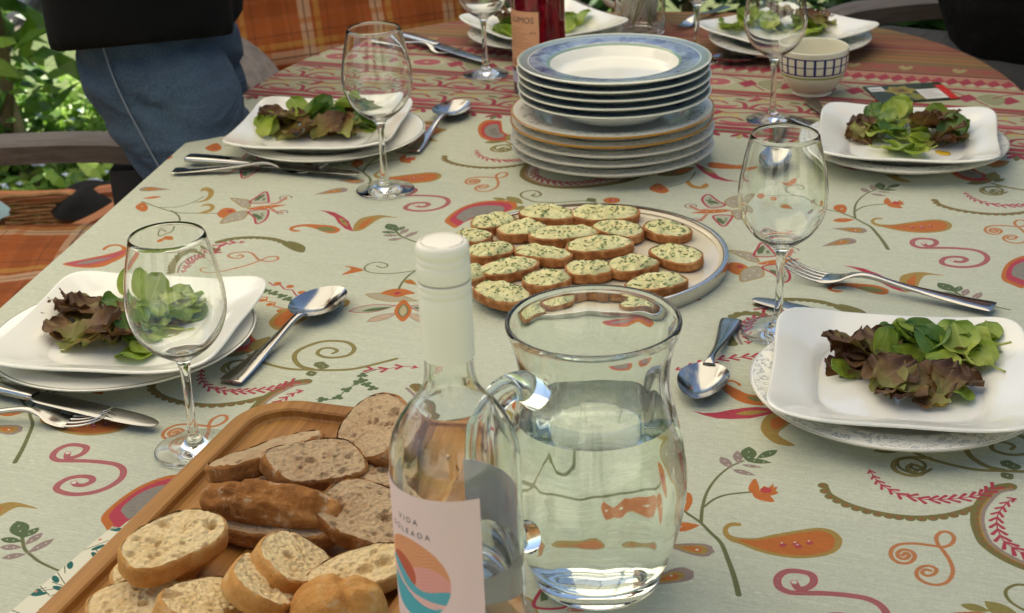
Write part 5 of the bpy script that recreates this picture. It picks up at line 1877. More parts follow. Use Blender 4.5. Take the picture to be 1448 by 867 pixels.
# --- seed packet
pts = [at(1217, 126), at(1330, 117), at(1357, 142), at(1245, 147)]
cpk = sum(pts, Vector()) / 4
ang = math.atan2((pts[1] - pts[0]).y, (pts[1] - pts[0]).x) * .5 + math.atan2((pts[2] - pts[3]).y, (pts[2] - pts[3]).x) * .5
w_, h_ = 420, 300
pi_ = np.ones((h_, w_, 3)) * (np.array((52, 62, 30)) / 255)
yy, xx = np.mgrid[0:h_, 0:w_]
pi_ *= (1 + .25 * np.sin(xx * .07 + np.sin(yy * .06) * 2) * np.cos(yy * .05 + xx * .02))[..., None]
for cx_, cy2, r_, c_ in ((170, 190, 88, (176, 158, 48)), (170, 190, 50, (150, 120, 24)), (175, 186, 22, (96, 62, 24)), (235, 70, 70, (150, 146, 56)), (110, 70, 44, (86, 104, 44))):
    d = np.hypot(xx - cx_, (yy - cy2) * 1.1); a = np.arctan2(yy - cy2, xx - cx_)
    mk = d < r_ * (.86 + .14 * np.cos(a * 6 + r_))
    pi_[mk] = np.array(c_) / 255 * (1 + .12 * np.sin(a[mk] * 14 + d[mk] * .12))[:, None]
pi_ *= .82
pi_[195:275, 14:92] = np.array((214, 212, 204)) / 255
pi_[20:190, 250:372] = np.array((218, 214, 208)) / 255
for k in range(7):
    pi_[50 + k * 18:55 + k * 18, 262:262 + 60 + (k * 37) % 45] *= .62
pi_[222:236, 26:78] *= .65
mk = (xx > 372) & (yy < 250)
pi_[mk] = np.array((196, 44, 34)) / 255
pw_, ph_ = .112, .084
b_ = box(-pw_ / 2, pw_ / 2, -ph_ / 2, ph_ / 2, 0, .0016)
uv = [((v[0] + pw_ / 2) / pw_, (v[1] + ph_ / 2) / ph_) for v in b_[0]]
o = obj('seed_packet', (b_[0], b_[1], uv), img_mat('printed_packet', mkimg('seed_packet', pi_), .4, .5), loc=(cpk.x, cpk.y, T + LIFT), rot=(0, 0, ang))
tag(o, 'flat seed packet with a yellow flower picture and red corner', 'packet')


# --- cutlery, each along +x from its handle end
def spoon_parts(L_=.19):
    h0 = -L_
    hs = [(h0, .0036, .0095, .0013), (h0 + .004, .0037, .0112, .0016), (h0 + .03, .0045, .0092, .0018), (h0 + .07, .0075, .0052, .0021), (h0 + .10, .0115, .0036, .0025), (h0 + .118, .0132, .0040, .0024), (h0 + .126, .0122, .0062, .0016)]
    hs = [tuple(p) for p in cr(hs, 4)]
    x0, bl_, hw = h0 + .122, .074, .0240
    V, F = [], []
    nr, na = 9, 40
    for s, off in ((1, 0), (-1, -.0011)):
        base = len(V)
        V.append((x0 + bl_ * .52, 0, .0018 + (off if s < 0 else 0) + .0))
        for i in range(1, nr + 1):
            r = i / nr
            for j in range(na):
                a = 2 * math.pi * j / na
                cx_, sy_ = math.cos(a), math.sin(a)
                wid = hw * (1 - .16 * cx_)
                x = x0 + bl_ * (.5 + .5 * r * cx_) + .002 * (1 - r)
                rim = .0128 - .0006 * cx_ - .0012 * cx_ * cx_
                V.append((x, wid * r * sy_, .0018 + (rim - .0018) * r ** 2.1 + off * (1 - .6 * r ** 6)))
        for j in range(na):
            k = (j + 1) % na
            f = (base, base + 1 + j, base + 1 + k)
            F.append(f if s > 0 else f[::-1])
        for i in range(nr - 1):
            for j in range(na):
                k = (j + 1) % na
                f = (base + 1 + i * na + j, base + 1 + (i + 1) * na + j, base + 1 + (i + 1) * na + k, base + 1 + i * na + k)
                F.append(f if s > 0 else f[::-1])
    h_ = 1 + nr * na
    for j in range(na):
        k = (j + 1) % na
        a = 1 + (nr - 1) * na
        F.append((a + j, a + j + h_, a + k + h_, a + k))
    return strip(hs, 12), (V, F)


def fork_parts(L_=.20):
    h0 = -L_
    hs = [(h0, .0036, .0095, .0012), (h0 + .004, .0037, .0112, .0015), (h0 + .03, .0045, .0090, .0017), (h0 + .08, .0080, .0046, .0021), (h0 + .115, .0125, .0034, .0024), (h0 + .132, .0105, .0062, .0017), (h0 + .142, .0062, .0108, .0013), (h0 + .152, .0035, .0124, .0012), (h0 + .160, .0027, .0126, .0011)]
    hs = [tuple(p) for p in cr(hs, 4)]
    tines = []
    for k in range(4):
        y = (k - 1.5) * .0068
        s = [(h0 + .157, .0028, .0021, .0011), (h0 + .168, .0030, .0018, .0011), (h0 + .182, .0060, .0015, .0010), (h0 + .194, .0108, .0011, .0008), (h0 + .200, .0140, .0005, .0005)]
        V, F = strip([tuple(p) for p in cr(s, 3)], 8)
        tines.append(([(v[0], v[1] + y * (1 - .04 * (v[0] - h0 - .157) / .043), v[2]) for v in V], F))
    return strip(hs, 12), tines


def knife_parts(L_=.225):
    h0 = -L_
    hs = [(h0, .0050, .0080, .0030), (h0 + .004, .0053, .0098, .0042), (h0 + .03, .0056, .0092, .0046), (h0 + .07, .0056, .0078, .0044), (h0 + .095, .0054, .0070, .0040), (h0 + .100, .0052, .0060, .0030)]
    bs_ = [(h0 + .098, .0052, .0050, .0016), (h0 + .106, .0052, .0094, .0011), (h0 + .13, .0050, .0102, .0010), (h0 + .17, .0046, .0102, .0009), (h0 + .205, .0040, .0090, .0008), (h0 + .220, .0034, .0058, .0006), (h0 + .225, .0030, .0022, .0005)]
    V, F = strip([tuple(p) for p in cr(bs_, 4)], 12)
    V = [(x, y + .0016 * max(0, (x - h0 - .18) / .045), z) for x, y, z in V]
    return strip([tuple(p) for p in cr(hs, 4)], 12), (V, F)


def cutlery(kind, label, tip, end, group, z=0.0, L_=None, xyz=False, zt=0.0, mirror=False):
    a, b = (Vector((*tip, 0)), Vector((*end, 0))) if xyz else (at(*tip), at(*end))
    d = b - a
    ang = math.atan2(-d.y, -d.x)
    ln = math.hypot(d.x, d.y)
    std = {'spoon': .19, 'fork': .20, 'knife': .225}[kind]
    s = (L_ or ln) / std
    s = min(max(s, .94), 1.08)
    # anchor at the end that shows
    loc = Vector((b.x + math.cos(ang) * std * s, b.y + math.sin(ang) * std * s, T + LIFT + z)) if mirror else Vector((a.x, a.y, T + LIFT + z))
    t = thing(kind, label, kind, loc, ang, group, rot=(0, zt, ang))
    t.scale = (s, s, s)
    key = kind
    if key not in CUT:
        p = {'spoon': spoon_parts, 'fork': fork_parts, 'knife': knife_parts}[kind]()
        CUT[key] = {}
        CUT[key]['src'] = p
    p = CUT[key]['src']
    M = CUT[key]

    def part(nm_, data, mat):
        o = obj(nm_, M.get((nm_, id(data))) or data, mat, t, angle=55)
        M[(nm_, id(data))] = o.data
    part('handle', p[0], M_STEEL)
    if kind == 'spoon':
        part('bowl', p[1], M_STEEL)
    elif kind == 'knife':
        part('blade', p[1], M_BLADE)
    else:
        for q_ in p[1]:
            part('tine', q_, M_STEEL)
    return t


CUT = {}
GC = 'steel cutlery on the table'
cutlery('spoon', 'spoon lying bowl up beside the left wine glass and bread board', (476, 424), (274, 588), GC)
cutlery('knife', 'knife at the left edge, nearest the bread board', (222, 612), (-90, 540), GC, z=.0030)
cutlery('fork', 'fork at the left edge under the near knife', (158, 603), (-130, 590), GC)
cutlery('knife', 'knife in front of the salad plate by the jeans', (506, 254), (256, 232), GC, z=.0030)
cutlery('fork', 'fork lying half under the knife by the jeans', (468, 244), (246, 246), GC)
cutlery('spoon', 'spoon leaning against the rear left salad plate with shiny bowl', (652, 155), (550, 248), GC)
cutlery('spoon', 'spoon between the water jug and the near right plate', (984, 575), (1034, 458), GC)
cutlery('fork', 'fork lying behind the near right salad plate', (1108, 390), (1420, 446), GC, z=.002)
cutlery('knife', 'knife whose tip shows behind the near right wine glass', (1066, 427), (1400, 520), GC)
cutlery('spoon', 'spoon seen through the right wine glass, left of the rear right plate', (1088, 250), (1102, 178), GC)
cutlery('fork', 'fork mostly hidden under the rear right plate, handle end out', (1190, 205), (1146, 145), GC)
cutlery('knife', 'knife left of the rear right plate, mostly under its rim', (1118, 168), (1190, 200), GC)
cutlery('knife', 'black-looking knife at the far left, in front of the wine glass foot', (690, 94), (568, 56), GC, z=.003)
cutlery('fork', 'fork beside the knife at the far left of the table', (652, 80), (545, 62), GC)
cutlery('fork', 'fork standing out from the far right plate beside the jar', (952, 46), (1010, 20), GC)
cutlery('spoon', 'spoon at the far right between plate stack and checked bowl', (1012, 90), (1110, 92), GC)

# ------------------------------------------------------------------ large cheese platter with its toasts
q = at(830, 362, .010)
PLX, PLY = q.x, q.y
pt = thing('serving_platter', 'large round cream platter with a silver rim holding the toasts', 'platter', (PLX, PLY, T + LIFT))
RP = .149
obj('platter_plate', lathe(np.vstack([cr([(0, .0085), (RP - .016, .0085), (RP - .009, .0100), (RP - .0052, .0125)], 5), cr([(RP - .0052, .004), (RP - .02, .001), (0, .001)], 4)]), 96), simple('cream_glaze', S(224, 214, 190), .12, col2=S(216, 205, 180), nscale=10, coat=.3), pt)
obj('silver_rim', lathe([(RP - .0050, .0120), (RP - .0046, .0142), (RP - .0020, .0148), (RP + .0004, .0140), (RP + .0008, .0100), (RP, .0000), (RP - .0046, .0000)], 96, closed=True), M_STEEL2, pt)

# bread
m, nt, bs = nm('toast_crust')
f = noise_tex(nt, 90, 4)
L(nt, ramp(nt, f, [(0.3, S(128, 76, 34)), (0.5, S(164, 104, 50)), (0.7, S(196, 146, 92))]).outputs[0], bs.inputs['Base Color'])
bs.inputs['Roughness'].default_value = .75
bump(nt, bs, noise_tex(nt, 420, 3), .6, .002)
M_TOAST = m


def crumb(name, c1, c2, c3):
    m, nt, bs = nm(name)
    f = noise_tex(nt, 55, 5)
    v = N(nt, 'ShaderNodeTexVoronoi', inp={'Scale': 240.0})
    tc = N(nt, 'ShaderNodeTexCoord')
    L(nt, tc.outputs['Object'], v.inputs['Vector'])
    base = ramp(nt, f, [(0.2, c3), (0.36, c2), (0.52, c1)]).outputs[0]
    L(nt, base, bs.inputs['Base Color'])
    bs.inputs['Roughness'].default_value = .9
    bs.inputs['Specular IOR Level'].default_value = .2
    bs.inputs['Subsurface Weight'].default_value = .08
    bs.inputs['Subsurface Scale'].default_value = .003
    ad = N(nt, 'ShaderNodeMath', operation='ADD')
    L(nt, v.outputs['Distance'], ad.inputs[0]); L(nt, noise_tex(nt, 500, 4), ad.inputs[1])
    bump(nt, bs, ad.outputs[0], .75, .0022)
    return m


def crust(name, c1, c2, c3, fl):
    m, nt, bs = nm(name)
    f = noise_tex(nt, 34, 6, .65)
    base = ramp(nt, f, [(0.28, c1), (0.48, c2), (0.7, c3)]).outputs[0]
    fl_ = noise_tex(nt, 75, 5, .7)
    base = mix(nt, ramp(nt, fl_, [(.56, (0, 0, 0, 1)), (.7, (fl, fl, fl, 1))]).outputs[0], base, S(214, 192, 160))
    L(nt, base, bs.inputs['Base Color'])
    bs.inputs['Roughness'].default_value = .8
    bs.inputs['Specular IOR Level'].default_value = .25
    bump(nt, bs, noise_tex(nt, 210, 5, .7), .9, .003)
    return m


M_CRW, M_CRD = crumb('white_crumb', S(234, 208, 158), S(224, 192, 138), S(202, 162, 104)), crumb('brown_crumb', S(198, 170, 134), S(184, 152, 116), S(150, 116, 82))
M_CTW, M_CTD = crust('golden_crust', S(168, 108, 50), S(204, 146, 78), S(222, 178, 114), .5), crust('dark_crust', S(104, 64, 30), S(156, 102, 50), S(196, 142, 84), 1.0)


def outline_slice(rr, a, b, n=56, p=2.5, bump_=.05, flat=0.35):
    """Outline of a slice, half axes a, b; slightly flat below."""
    ph = [rr.uniform(0, 6.28) for _ in range(4)]
    out = []
    for i in range(n):
        t = 2 * math.pi * i / n
        c, s = math.cos(t), math.sin(t)
        k = 1 / (abs(c) ** p + abs(s) ** p) ** (1 / p)
        k *= 1 + bump_ * (math.sin(2 * t + ph[0]) * .6 + math.sin(3 * t + ph[1]) * .5 + math.sin(5 * t + ph[2]) * .3)
        y = b * k * s
        if s < 0:
            y *= 1 - flat * .4
        out.append((a * k * c, y))
    return out


def slice_parts(rr, a, b, th, holes=8, depth=.005, nr=16, n=64, p=2.3, ragged=.0009, rim=.965, pore=True):
    """(crumb, crust): top and bottom faces with pits, and the bulging crust band between them."""
    O = outline_slice(rr, a, b, n, p)
    hs = []
    for q_ in range(holes * 3):
        t, r = rr.uniform(0, 6.28), math.sqrt(rr.uniform(0, .75))
        hs.append((math.cos(t) * a * r, math.sin(t) * b * r, rr.uniform(.003, .0052) if q_ < 2 else rr.uniform(.0008, .0024), rr.uniform(.4, 1)))
    sd_ = rr.uniform(0, 50)

    def zt(x, y, s):
        z = .0010 * fbm(x * 55 + sd_, y * 55, sd_, 4) + .0006 * fbm(x * 190, y * 190, sd_ + s, 3)
        if pore:
            for sc_, dp, th_ in ((170, .0017, .26), (420, .0011, .34)):
                d_, p_ = mnoise.voronoi(Vector((x * sc_ + 3 * fbm(x * 40, y * 40, s, 2), y * sc_ * .8, sd_ + s)))
                if mnoise.cell(Vector(p_[0]) * 3.1) > -.1:
                    z -= dp * max(0, 1 - d_[0] / th_) ** .6
        for hx, hy, hr, k in hs:
            d = math.hypot((x - hx) * (.8 if k > .7 else 1.2), y - hy) / hr
            if d < 1.6:
                z -= min(depth, hr * 1.5) * k * (1 / (1 + math.exp((d - .9) * 15)))
        return z
    V, F = [], []
    for s, z0 in ((1, th / 2), (-1, -th / 2)):
        base = len(V)
        V.append((0, 0, z0 + s * zt(0, 0, s)))
        for i in range(1, nr + 1):
            k = (i / nr) ** .85 * rim
            for (ox, oy) in O:
                x, y = ox * k, oy * k
                e = max(0, (k - .90) / (rim - .90)) if k > .90 else 0
                V.append((x, y, z0 + s * (zt(x, y, s) * (1 - e * .6) - .0016 * e * e * e)))
        for j in range(n):
            f = (base, base + 1 + j, base + 1 + (j + 1) % n)
            F.append(f if s > 0 else f[::-1])
        for i in range(nr - 1):
            for j in range(n):
                k = (j + 1) % n
                f = (base + 1 + i * n + j, base + 1 + (i + 1) * n + j, base + 1 + (i + 1) * n + k, base + 1 + i * n + k)
                F.append(f if s > 0 else f[::-1])
    V2, F2 = [], []
    m_ = 9
    for i in range(m_):
        t = (0, .05, .13, .28, .5, .72, .87, .95, 1)[i]
        for j, (ox, oy) in enumerate(O):
            bulge = math.sin(math.pi * t)
            k = (rim - .028) + (1.0 - rim + .028) * min(1, bulge * 2.6) ** .7 + .020 * fbm(ox * 70 + sd_, oy * 70, t * 2.5, 4) * min(1, bulge * 3)
            z = (t - .5) * (th + .0006) + ragged * fbm(ox * 120, oy * 120, sd_ + t, 2) * (1 if i in (0, m_ - 1) else .3)
            V2.append((ox * k, oy * k, z))
    for i in range(m_ - 1):
        for j in range(n):
            k = (j + 1) % n
            F2.append((i * n + j, i * n + k, (i + 1) * n + k, (i + 1) * n + j))
    return (V, F), (V2, F2), O


# herb spread
m, nt, bs = nm('herb_butter')
f = noise_tex(nt, 60, 4)
base = ramp(nt, f, [(.3, S(204, 196, 138)), (.55, S(226, 218, 158)), (.75, S(236, 230, 180))]).outputs[0]
base = mix(nt, ramp(nt, noise_tex(nt, 38, 3), [(.5, (0, 0, 0, 1)), (.68, (.55, .55, .55, 1))]).outputs[0], base, S(158, 166, 120))
h1 = noise_tex(nt, 230, 2, .5, stretch=(1, .55, 1), dist=.6)
h2 = noise_tex(nt, 210, 2, .5, stretch=(.5, 1, 1), dist=.6)
for h_, c_ in ((h1, S(98, 118, 62)), (h2, S(122, 138, 84))):
    base = mix(nt, ramp(nt, h_, [(.61, (0, 0, 0, 1)), (.65, (.85, .85, .85, 1))]).outputs[0], base, c_)
L(nt, base, bs.inputs['Base Color'])
bs.inputs['Roughness'].default_value = .42
bs.inputs['Subsurface Weight'].default_value = .12
bs.inputs['Subsurface Scale'].default_value = .003
bump(nt, bs, noise_tex(nt, 330, 4), .7, .0016)
M_BUTTER = m
M_CHIVE = simple('chopped_chive', S(84, 108, 52), .5)


def toast(label, px, py, lpx, tilt_img, wr=.62, p=2.4, seed=0, z=None, length=None):
    rr = random.Random(900 + seed)
    z0 = .0095
    c = at(px, py, z0 + .008)
    e = at(px + math.cos(R(tilt_img)) * 20, py + math.sin(R(tilt_img)) * 20, z0 + .008)
    ang = math.atan2(e.y - c.y, e.x - c.x)
    dep = c.y * math.cos(PITCH) + (HC - z0) * math.sin(PITCH)
    a = length or max(.021, lpx * dep / FPX / 2 * 1.12)
    b = max(.0195, a * wr * 1.24)
    t = thing('toast', label, 'toast', (c.x, c.y, T + LIFT + (z or z0) + .0052), ang, 'herb butter toasts on the platter')
    t.rotation_euler = (rr.uniform(-.05, .05), rr.uniform(-.04, .04), ang)
    cr_, ct, O = slice_parts(rr, a, b, .0096, 3, .002, 8, 40, p, pore=False)
    obj('bread', cr_, M_CRW, t)
    obj('crust', ct, M_TOAST, t)
    V, F = [], []
    n, nr = 56, 17
    sd_ = rr.uniform(0, 99)
    mnd = [(rr.uniform(-.6, .6) * a, rr.uniform(-.6, .6) * b, rr.uniform(.006, .013), rr.uniform(-.0012, .0022)) for _ in range(9)]
    V.append((0, 0, .0085))
    for i in range(1, nr + 1):
        k = i / nr
        for j in range(n):
            j0 = j * len(O) // n
            kk = k * (.92 + .09 * fbm(math.cos(j / n * 6.28) * 1.6 + sd_, math.sin(j / n * 6.28) * 1.6, 0, 3))
            x, y = O[j0][0] * kk, O[j0][1] * kk
            h = .0045 + .0026 * (1 - k ** 6) + .0026 * fbm(x * 95 + sd_, y * 95, 0, 4) * (1 - .5 * k ** 4)
            for mx_, my_, ms_, mh in mnd:
                h += mh * math.exp(-((x - mx_) ** 2 + (y - my_) ** 2) / ms_ ** 2) * (1 - k ** 6)
            V.append((x, y, max(h, .0046) if k < 1 else .0044))
    for j in range(n):
        F.append((0, 1 + j, 1 + (j + 1) % n))
    for i in range(nr - 1):
        for j in range(n):
            k = (j + 1) % n
            F.append((1 + i * n + j, 1 + (i + 1) * n + j, 1 + (i + 1) * n + k, 1 + i * n + k))
    sp_ = obj('herb_butter', (V, F), M_BUTTER, t, angle=80)
    # chopped chives pressed into the butter: real flakes, joined
    VV, FF = [], []
    for _ in range(26):
        i = rr.randrange(1 + 2 * n, 1 + (nr - 1) * n)
        p0 = Vector(V[i]); an = rr.uniform(0, 6.28); l_, w_ = rr.uniform(.0008, .0022), rr.uniform(.0003, .0006)
        d, s = Vector((math.cos(an), math.sin(an), rr.uniform(-.15, .25))), Vector((-math.sin(an), math.cos(an), 0))
        o = len(VV)
        for k1, k2, k3 in ((-1, -1, 0), (1, -1, 0), (1, 1, 0), (-1, 1, 0), (-1, -1, 1), (1, -1, 1), (1, 1, 1), (-1, 1, 1)):
            VV.append(p0 + d * l_ * k1 + s * w_ * k2 + Vector((0, 0, .0002 + .0006 * k3)))
        FF += [(o, o + 1, o + 2, o + 3), (o + 4, o + 5, o + 6, o + 7), (o, o + 1, o + 5, o + 4), (o + 1, o + 2, o + 6, o + 5), (o + 2, o + 3, o + 7, o + 6), (o + 3, o, o + 4, o + 7)]
    fl = obj('chives', (VV, FF), M_CHIVE, sp_, smooth=False)
    fl['kind'] = 'stuff'
    return t


TOASTS = [
    (698, 315, 62, -14, .62, 'herb butter toast at the far left rim, behind the bottle cap'), (773, 304, 76, 6, .56, 'herb butter toast at the very back of the platter, left one'),
    (855, 304, 88, -3, .52, 'herb butter toast at the very back of the platter, right one'), (739, 326, 64, -8, .72, 'squat herb butter toast in the second row, left'),
    (797, 332, 88, -6, .5, 'long herb butter toast in the second row, middle'), (874, 326, 76, 16, .56, 'herb butter toast in the second row, right of the middle'),
    (942, 326, 66, 18, .68, 'herb butter toast near the right rim at the back'), (847, 348, 84, -2, .58, 'herb butter toast in the very middle of the platter'),
    (694, 356, 64, -12, .68, 'herb butter toast on the left, right beside the bottle cap'), (767, 360, 80, 10, .5, 'flat herb butter toast left of the middle one'),
    (956, 362, 78, 18, .60, 'herb butter toast nearest the right rim'), (720, 380, 86, -14, .5, 'long slanting herb butter toast in the left front'),
    (895, 376, 66, -18, .74, 'broad herb butter toast right of the square one'), (833, 382, 60, -4, .80, 'squarish herb butter toast in the front middle'),
    (774, 397, 62, -24, .80, 'wedge-shaped herb butter toast behind the jug rim'), (929, 402, 84, -14, .56, 'herb butter toast at the front right of the platter'),
    (708, 416, 82, 20, .56, 'herb butter toast at the front left rim of the platter'), (668, 336, 44, 10, .8, 'herb butter toast mostly hidden, left edge, further one'), (664, 388, 46, 15, .8, 'herb butter toast mostly hidden, left edge, nearer one')]
for i, (px, py, lp, tl, wr, lb_) in enumerate(TOASTS):
    toast(lb_, px, py, lp, tl, wr, 2.3 if i != 13 else 3.4, i)

# ------------------------------------------------------------------ bread board and bread
BA = R(-19)                      # direction of its width
ex, ey = Vector((math.cos(BA), math.sin(BA), 0)), Vector((-math.sin(BA), math.cos(BA), 0))
BWd, BLn, BHt = .25, .40, .019
corner = Vector((-.226, 1.206, 0))
bc = corner + ex * BWd / 2 - ey * BLn / 2
ZB = .0030                       # it lies on a folded napkin
m, nt, bs = nm('oiled_oak')
tc = N(nt, 'ShaderNodeTexCoord')
sp = N(nt, 'ShaderNodeSeparateXYZ'); L(nt, tc.outputs['Object'], sp.inputs[0])
mp = N(nt, 'ShaderNodeMapping'); mp.inputs['Scale'].default_value = (220, 5, 220); L(nt, tc.outputs['Object'], mp.inputs[0])
g1 = N(nt, 'ShaderNodeTexNoise', inp={'Scale': 1.0, 'Detail': 6.0, 'Roughness': .62, 'Distortion': .5}); L(nt, mp.outputs[0], g1.inputs['Vector'])
mp2 = N(nt, 'ShaderNodeMapping'); mp2.inputs['Scale'].default_value = (30, .01, .01); L(nt, tc.outputs['Object'], mp2.inputs[0])
vs = N(nt, 'ShaderNodeTexWhiteNoise', noise_dimensions='1D')
fl = N(nt, 'ShaderNodeMath', operation='FLOOR')
mu = N(nt, 'ShaderNodeMath', operation='MULTIPLY', inp={1: 44.0}); L(nt, sp.outputs[0], mu.inputs[0]); L(nt, mu.outputs[0], fl.inputs[0]); L(nt, fl.outputs[0], vs.inputs['W'])
c1 = ramp(nt, g1.outputs['Fac'], [(.28, S(118, 72, 26)), (.5, S(168, 113, 48)), (.72, S(196, 144, 72))]).outputs[0]
c2 = mix(nt, .55, c1, ramp(nt, vs.outputs['Value'], [(0, S(120, 72, 28)), (1, S(198, 148, 78))]).outputs[0])
L(nt, c2, bs.inputs['Base Color'])
bs.inputs['Roughness'].default_value = .5
bs.inputs['Specular IOR Level'].default_value = .35
bump(nt, bs, g1.outputs['Fac'], .25, .0012)
M_OAK = m
bd_ = thing('bread_board', 'oiled wooden bread board with raised rim and long grooves', 'board', (bc.x, bc.y, T + ZB), BA)


def rrect(hx, hy, r, n=10):
    out = []
    for cx_, cy2, a0 in ((hx - r, hy - r, 0), (-hx + r, hy - r, 90), (-hx + r, -hy + r, 180), (hx - r, -hy + r, 270)):
        for i in range(n + 1):
            a = R(a0 + 90 * i / n)
            out.append((cx_ + r * math.cos(a), cy2 + r * math.sin(a)))
    return out


hx, hy, rc = BWd / 2, BLn / 2, .05
prof = [(0.004, 0), (0, .0015), (0, .006), (0, BHt - .003), (.0010, BHt - .0008), (.003, BHt), (.010, BHt), (.0155, BHt - .0004), (.0172, BHt - .002), (.0180, BHt - .0072), (.0200, BHt - .0092), (.030, BHt - .0096)]
V, F = [], []
for off, z in prof:
    V += [(x, y, z) for x, y in rrect(hx - off, hy - off, rc - off)]
n = len(V) // len(prof)
for i in range(len(prof) - 1):
    for j in range(n):
        k = (j + 1) % n
        F.append((i * n + j, i * n + k, (i + 1) * n + k, (i + 1) * n + j))
F.append(tuple(range(n - 1, -1, -1)))
obj('rim', (V, F), M_OAK, bd_, angle=35)
ix, iy = hx - .0215, hy - .0215
CH = [(-.070, .040, .010), (-.038, .022, .010), (.002, .008, .011), (.040, .02, .010), (.074, .03, .010)]        # x, distance of the end from the field edge, half width


def field(x, y):
    z = BHt - .0094
    for cx_, e, hw in CH:
        y1 = iy - .035 - e
        d = math.hypot(x - cx_, max(0, y - y1, -iy + .05 - y))
        k = 1 / (1 + math.exp((d - hw) * 1600))
        z -= .0046 * k
    return z


nx, ny = 130, 150
V, F = [], []
for j in range(ny + 1):
    for i in range(nx + 1):
        x, y = (i / nx * 2 - 1) * ix, (j / ny * 2 - 1) * iy
        r_ = rc - .0215
        qx, qy = max(0, abs(x) - (ix - r_)), max(0, abs(y) - (iy - r_))
        dd = math.hypot(qx, qy)
        if dd > r_:
            x = math.copysign(ix - r_ + qx * r_ / dd, x); y = math.copysign(iy - r_ + qy * r_ / dd, y)
        V.append((x, y, field(x, y)))
for j in range(ny):
    for i in range(nx):
        a = j * (nx + 1) + i
        F.append((a, a + 1, a + nx + 2, a + nx + 1))
obj('grooved_field', (V, F), M_OAK, bd_, angle=60)

# napkin below, its leaf-printed edge showing along the left
ni = np.ones((700, 500, 3)) * (np.array((216, 212, 190)) / 255)
yy, xx = np.mgrid[0:700, 0:500]
rr = random.Random(8)
for k in range(260):
    cx_, cy2, a = rr.uniform(0, 500), rr.uniform(0, 700), rr.choice((.5, 1.0, -.4, 2.2)) + rr.uniform(-.3, .3)
    u = (xx - cx_) * math.cos(a) + (yy - cy2) * math.sin(a); v = -(xx - cx_) * math.sin(a) + (yy - cy2) * math.cos(a)
    ni[(u / 13) ** 2 + (v / 5.4) ** 2 < 1] = np.array((44, 98, 92)) / 255
    ni[(np.abs(v - 9) < .8) & (np.abs(u) < 24)] = np.array((80, 84, 64)) / 255
for k in range(60):
    cx_, cy2 = rr.uniform(0, 500), rr.uniform(0, 700)
    ni[np.hypot(xx - cx_, yy - cy2) < 3.4] = np.array((196, 132, 110)) / 255
b_ = box(0, .236, -.30, 0, 0, .0022, .0008)
uv = [(v[0] / .21, (v[1] + .30) / .294) for v in b_[0]]
o = obj('napkin', (b_[0], b_[1], uv), img_mat('leaf_print_paper', mkimg('leaf_print', ni), .9, .2), loc=(at(160, 748).x, at(160, 748).y, T + LIFT - .0003), rot=(0, 0, BA - R(5)))
tag(o, 'cream paper napkin with green leaf print under the bread board', 'napkin')
ZF = ZB + BHt - .0094            # height of the board's field


def bread(label, kind, px, py, z, ang, a, b, th, pitch=0.0, roll=0.0, seed=0, p=2.2, holes=9):
    """One slice centred at the photo point (px, py) z above the table; ang = heading of its long axis, pitch leans its face to the viewer."""
    rr = random.Random(seed)
    a, b, th = a * (.76 if kind == 'w' else .70), b * .78, th * .80
    c = at(px, py, z)
    t = thing('bread_slice', label, 'bread', c, 0, 'bread slices on the board')
    t.rotation_euler = (Matrix.Rotation(R(ang), 4, 'Z') @ Matrix.Rotation(R(pitch), 4, 'X') @ Matrix.Rotation(R(roll), 4, 'Y')).to_euler()
    cm, ct, O = slice_parts(rr, a, b, th, holes, .0065 if kind == 'w' else .005, 30, 120, p, .0016)
    obj('crumb', cm, M_CRW if kind == 'w' else M_CRD, t, angle=70)
    obj('crust', ct, M_CTW if kind == 'w' else M_CTD, t, angle=70)
    return t


def heel(label, kind, px, py, z, ang, a, b, h, pitch=0.0, roll=0.0, seed=0):
    """A loaf end: domed crust above a flat cut."""
    rr = random.Random(seed)
    a, b, h = a * .76, b * .80, h * .9
    c = at(px, py, z)
    t = thing('bread_slice', label, 'bread', c, 0, 'bread slices on the board')
    t.rotation_euler = (Matrix.Rotation(R(ang), 4, 'Z') @ Matrix.Rotation(R(pitch), 4, 'X') @ Matrix.Rotation(R(roll), 4, 'Y')).to_euler()
    O = outline_slice(rr, a, b, 72, 2.4, .05, 0.1)
    V, F = [(0, 0, h)], []
    sd_ = rr.uniform(0, 60)
    nr, n = 22, 72
    for i in range(1, nr + 1):
        k = i / nr
        for ox, oy in O:
            kk = math.sin(k * math.pi / 2) ** .9
            x, y = ox * kk, oy * kk
            z_ = h * math.cos(k * math.pi / 2) ** .62
            g = .0042 * fbm(x * 34 + sd_, y * 60, 0, 4) - .0034 * max(0, math.sin(x * 150 + 3 * fbm(x * 20, y * 20, sd_, 2))) ** 4 + .0012 * fbm(x * 120, y * 120, sd_, 3)
            V.append((x * (1 + g * 3), y * (1 + g * 3), z_ + g * (1 - k ** 8)))
    for j in range(n):
        F.append((0, 1 + j, 1 + (j + 1) % n))
    for i in range(nr - 1):
        for j in range(n):
            k = (j + 1) % n
            F.append((1 + i * n + j, 1 + (i + 1) * n + j, 1 + (i + 1) * n + k, 1 + i * n + k))
    obj('crust', (V, F), M_CTW if kind == 'w' else M_CTD, t, angle=80)
    last = [V[1 + (nr - 1) * n + j] for j in range(n)]
    V2 = [(0, 0, -.0015)] + [(x * .98, y * .98, -.0008) for x, y, z_ in last] + [(x, y, .0006) for x, y, z_ in last]
    F2 = [(0, 1 + (j + 1) % n, 1 + j) for j in range(n)] + [(1 + j, 1 + (j + 1) % n, 1 + n + (j + 1) % n, 1 + n + j) for j in range(n)]
    obj('crumb', (V2, F2), M_CRW if kind == 'w' else M_CRD, t)
    return t


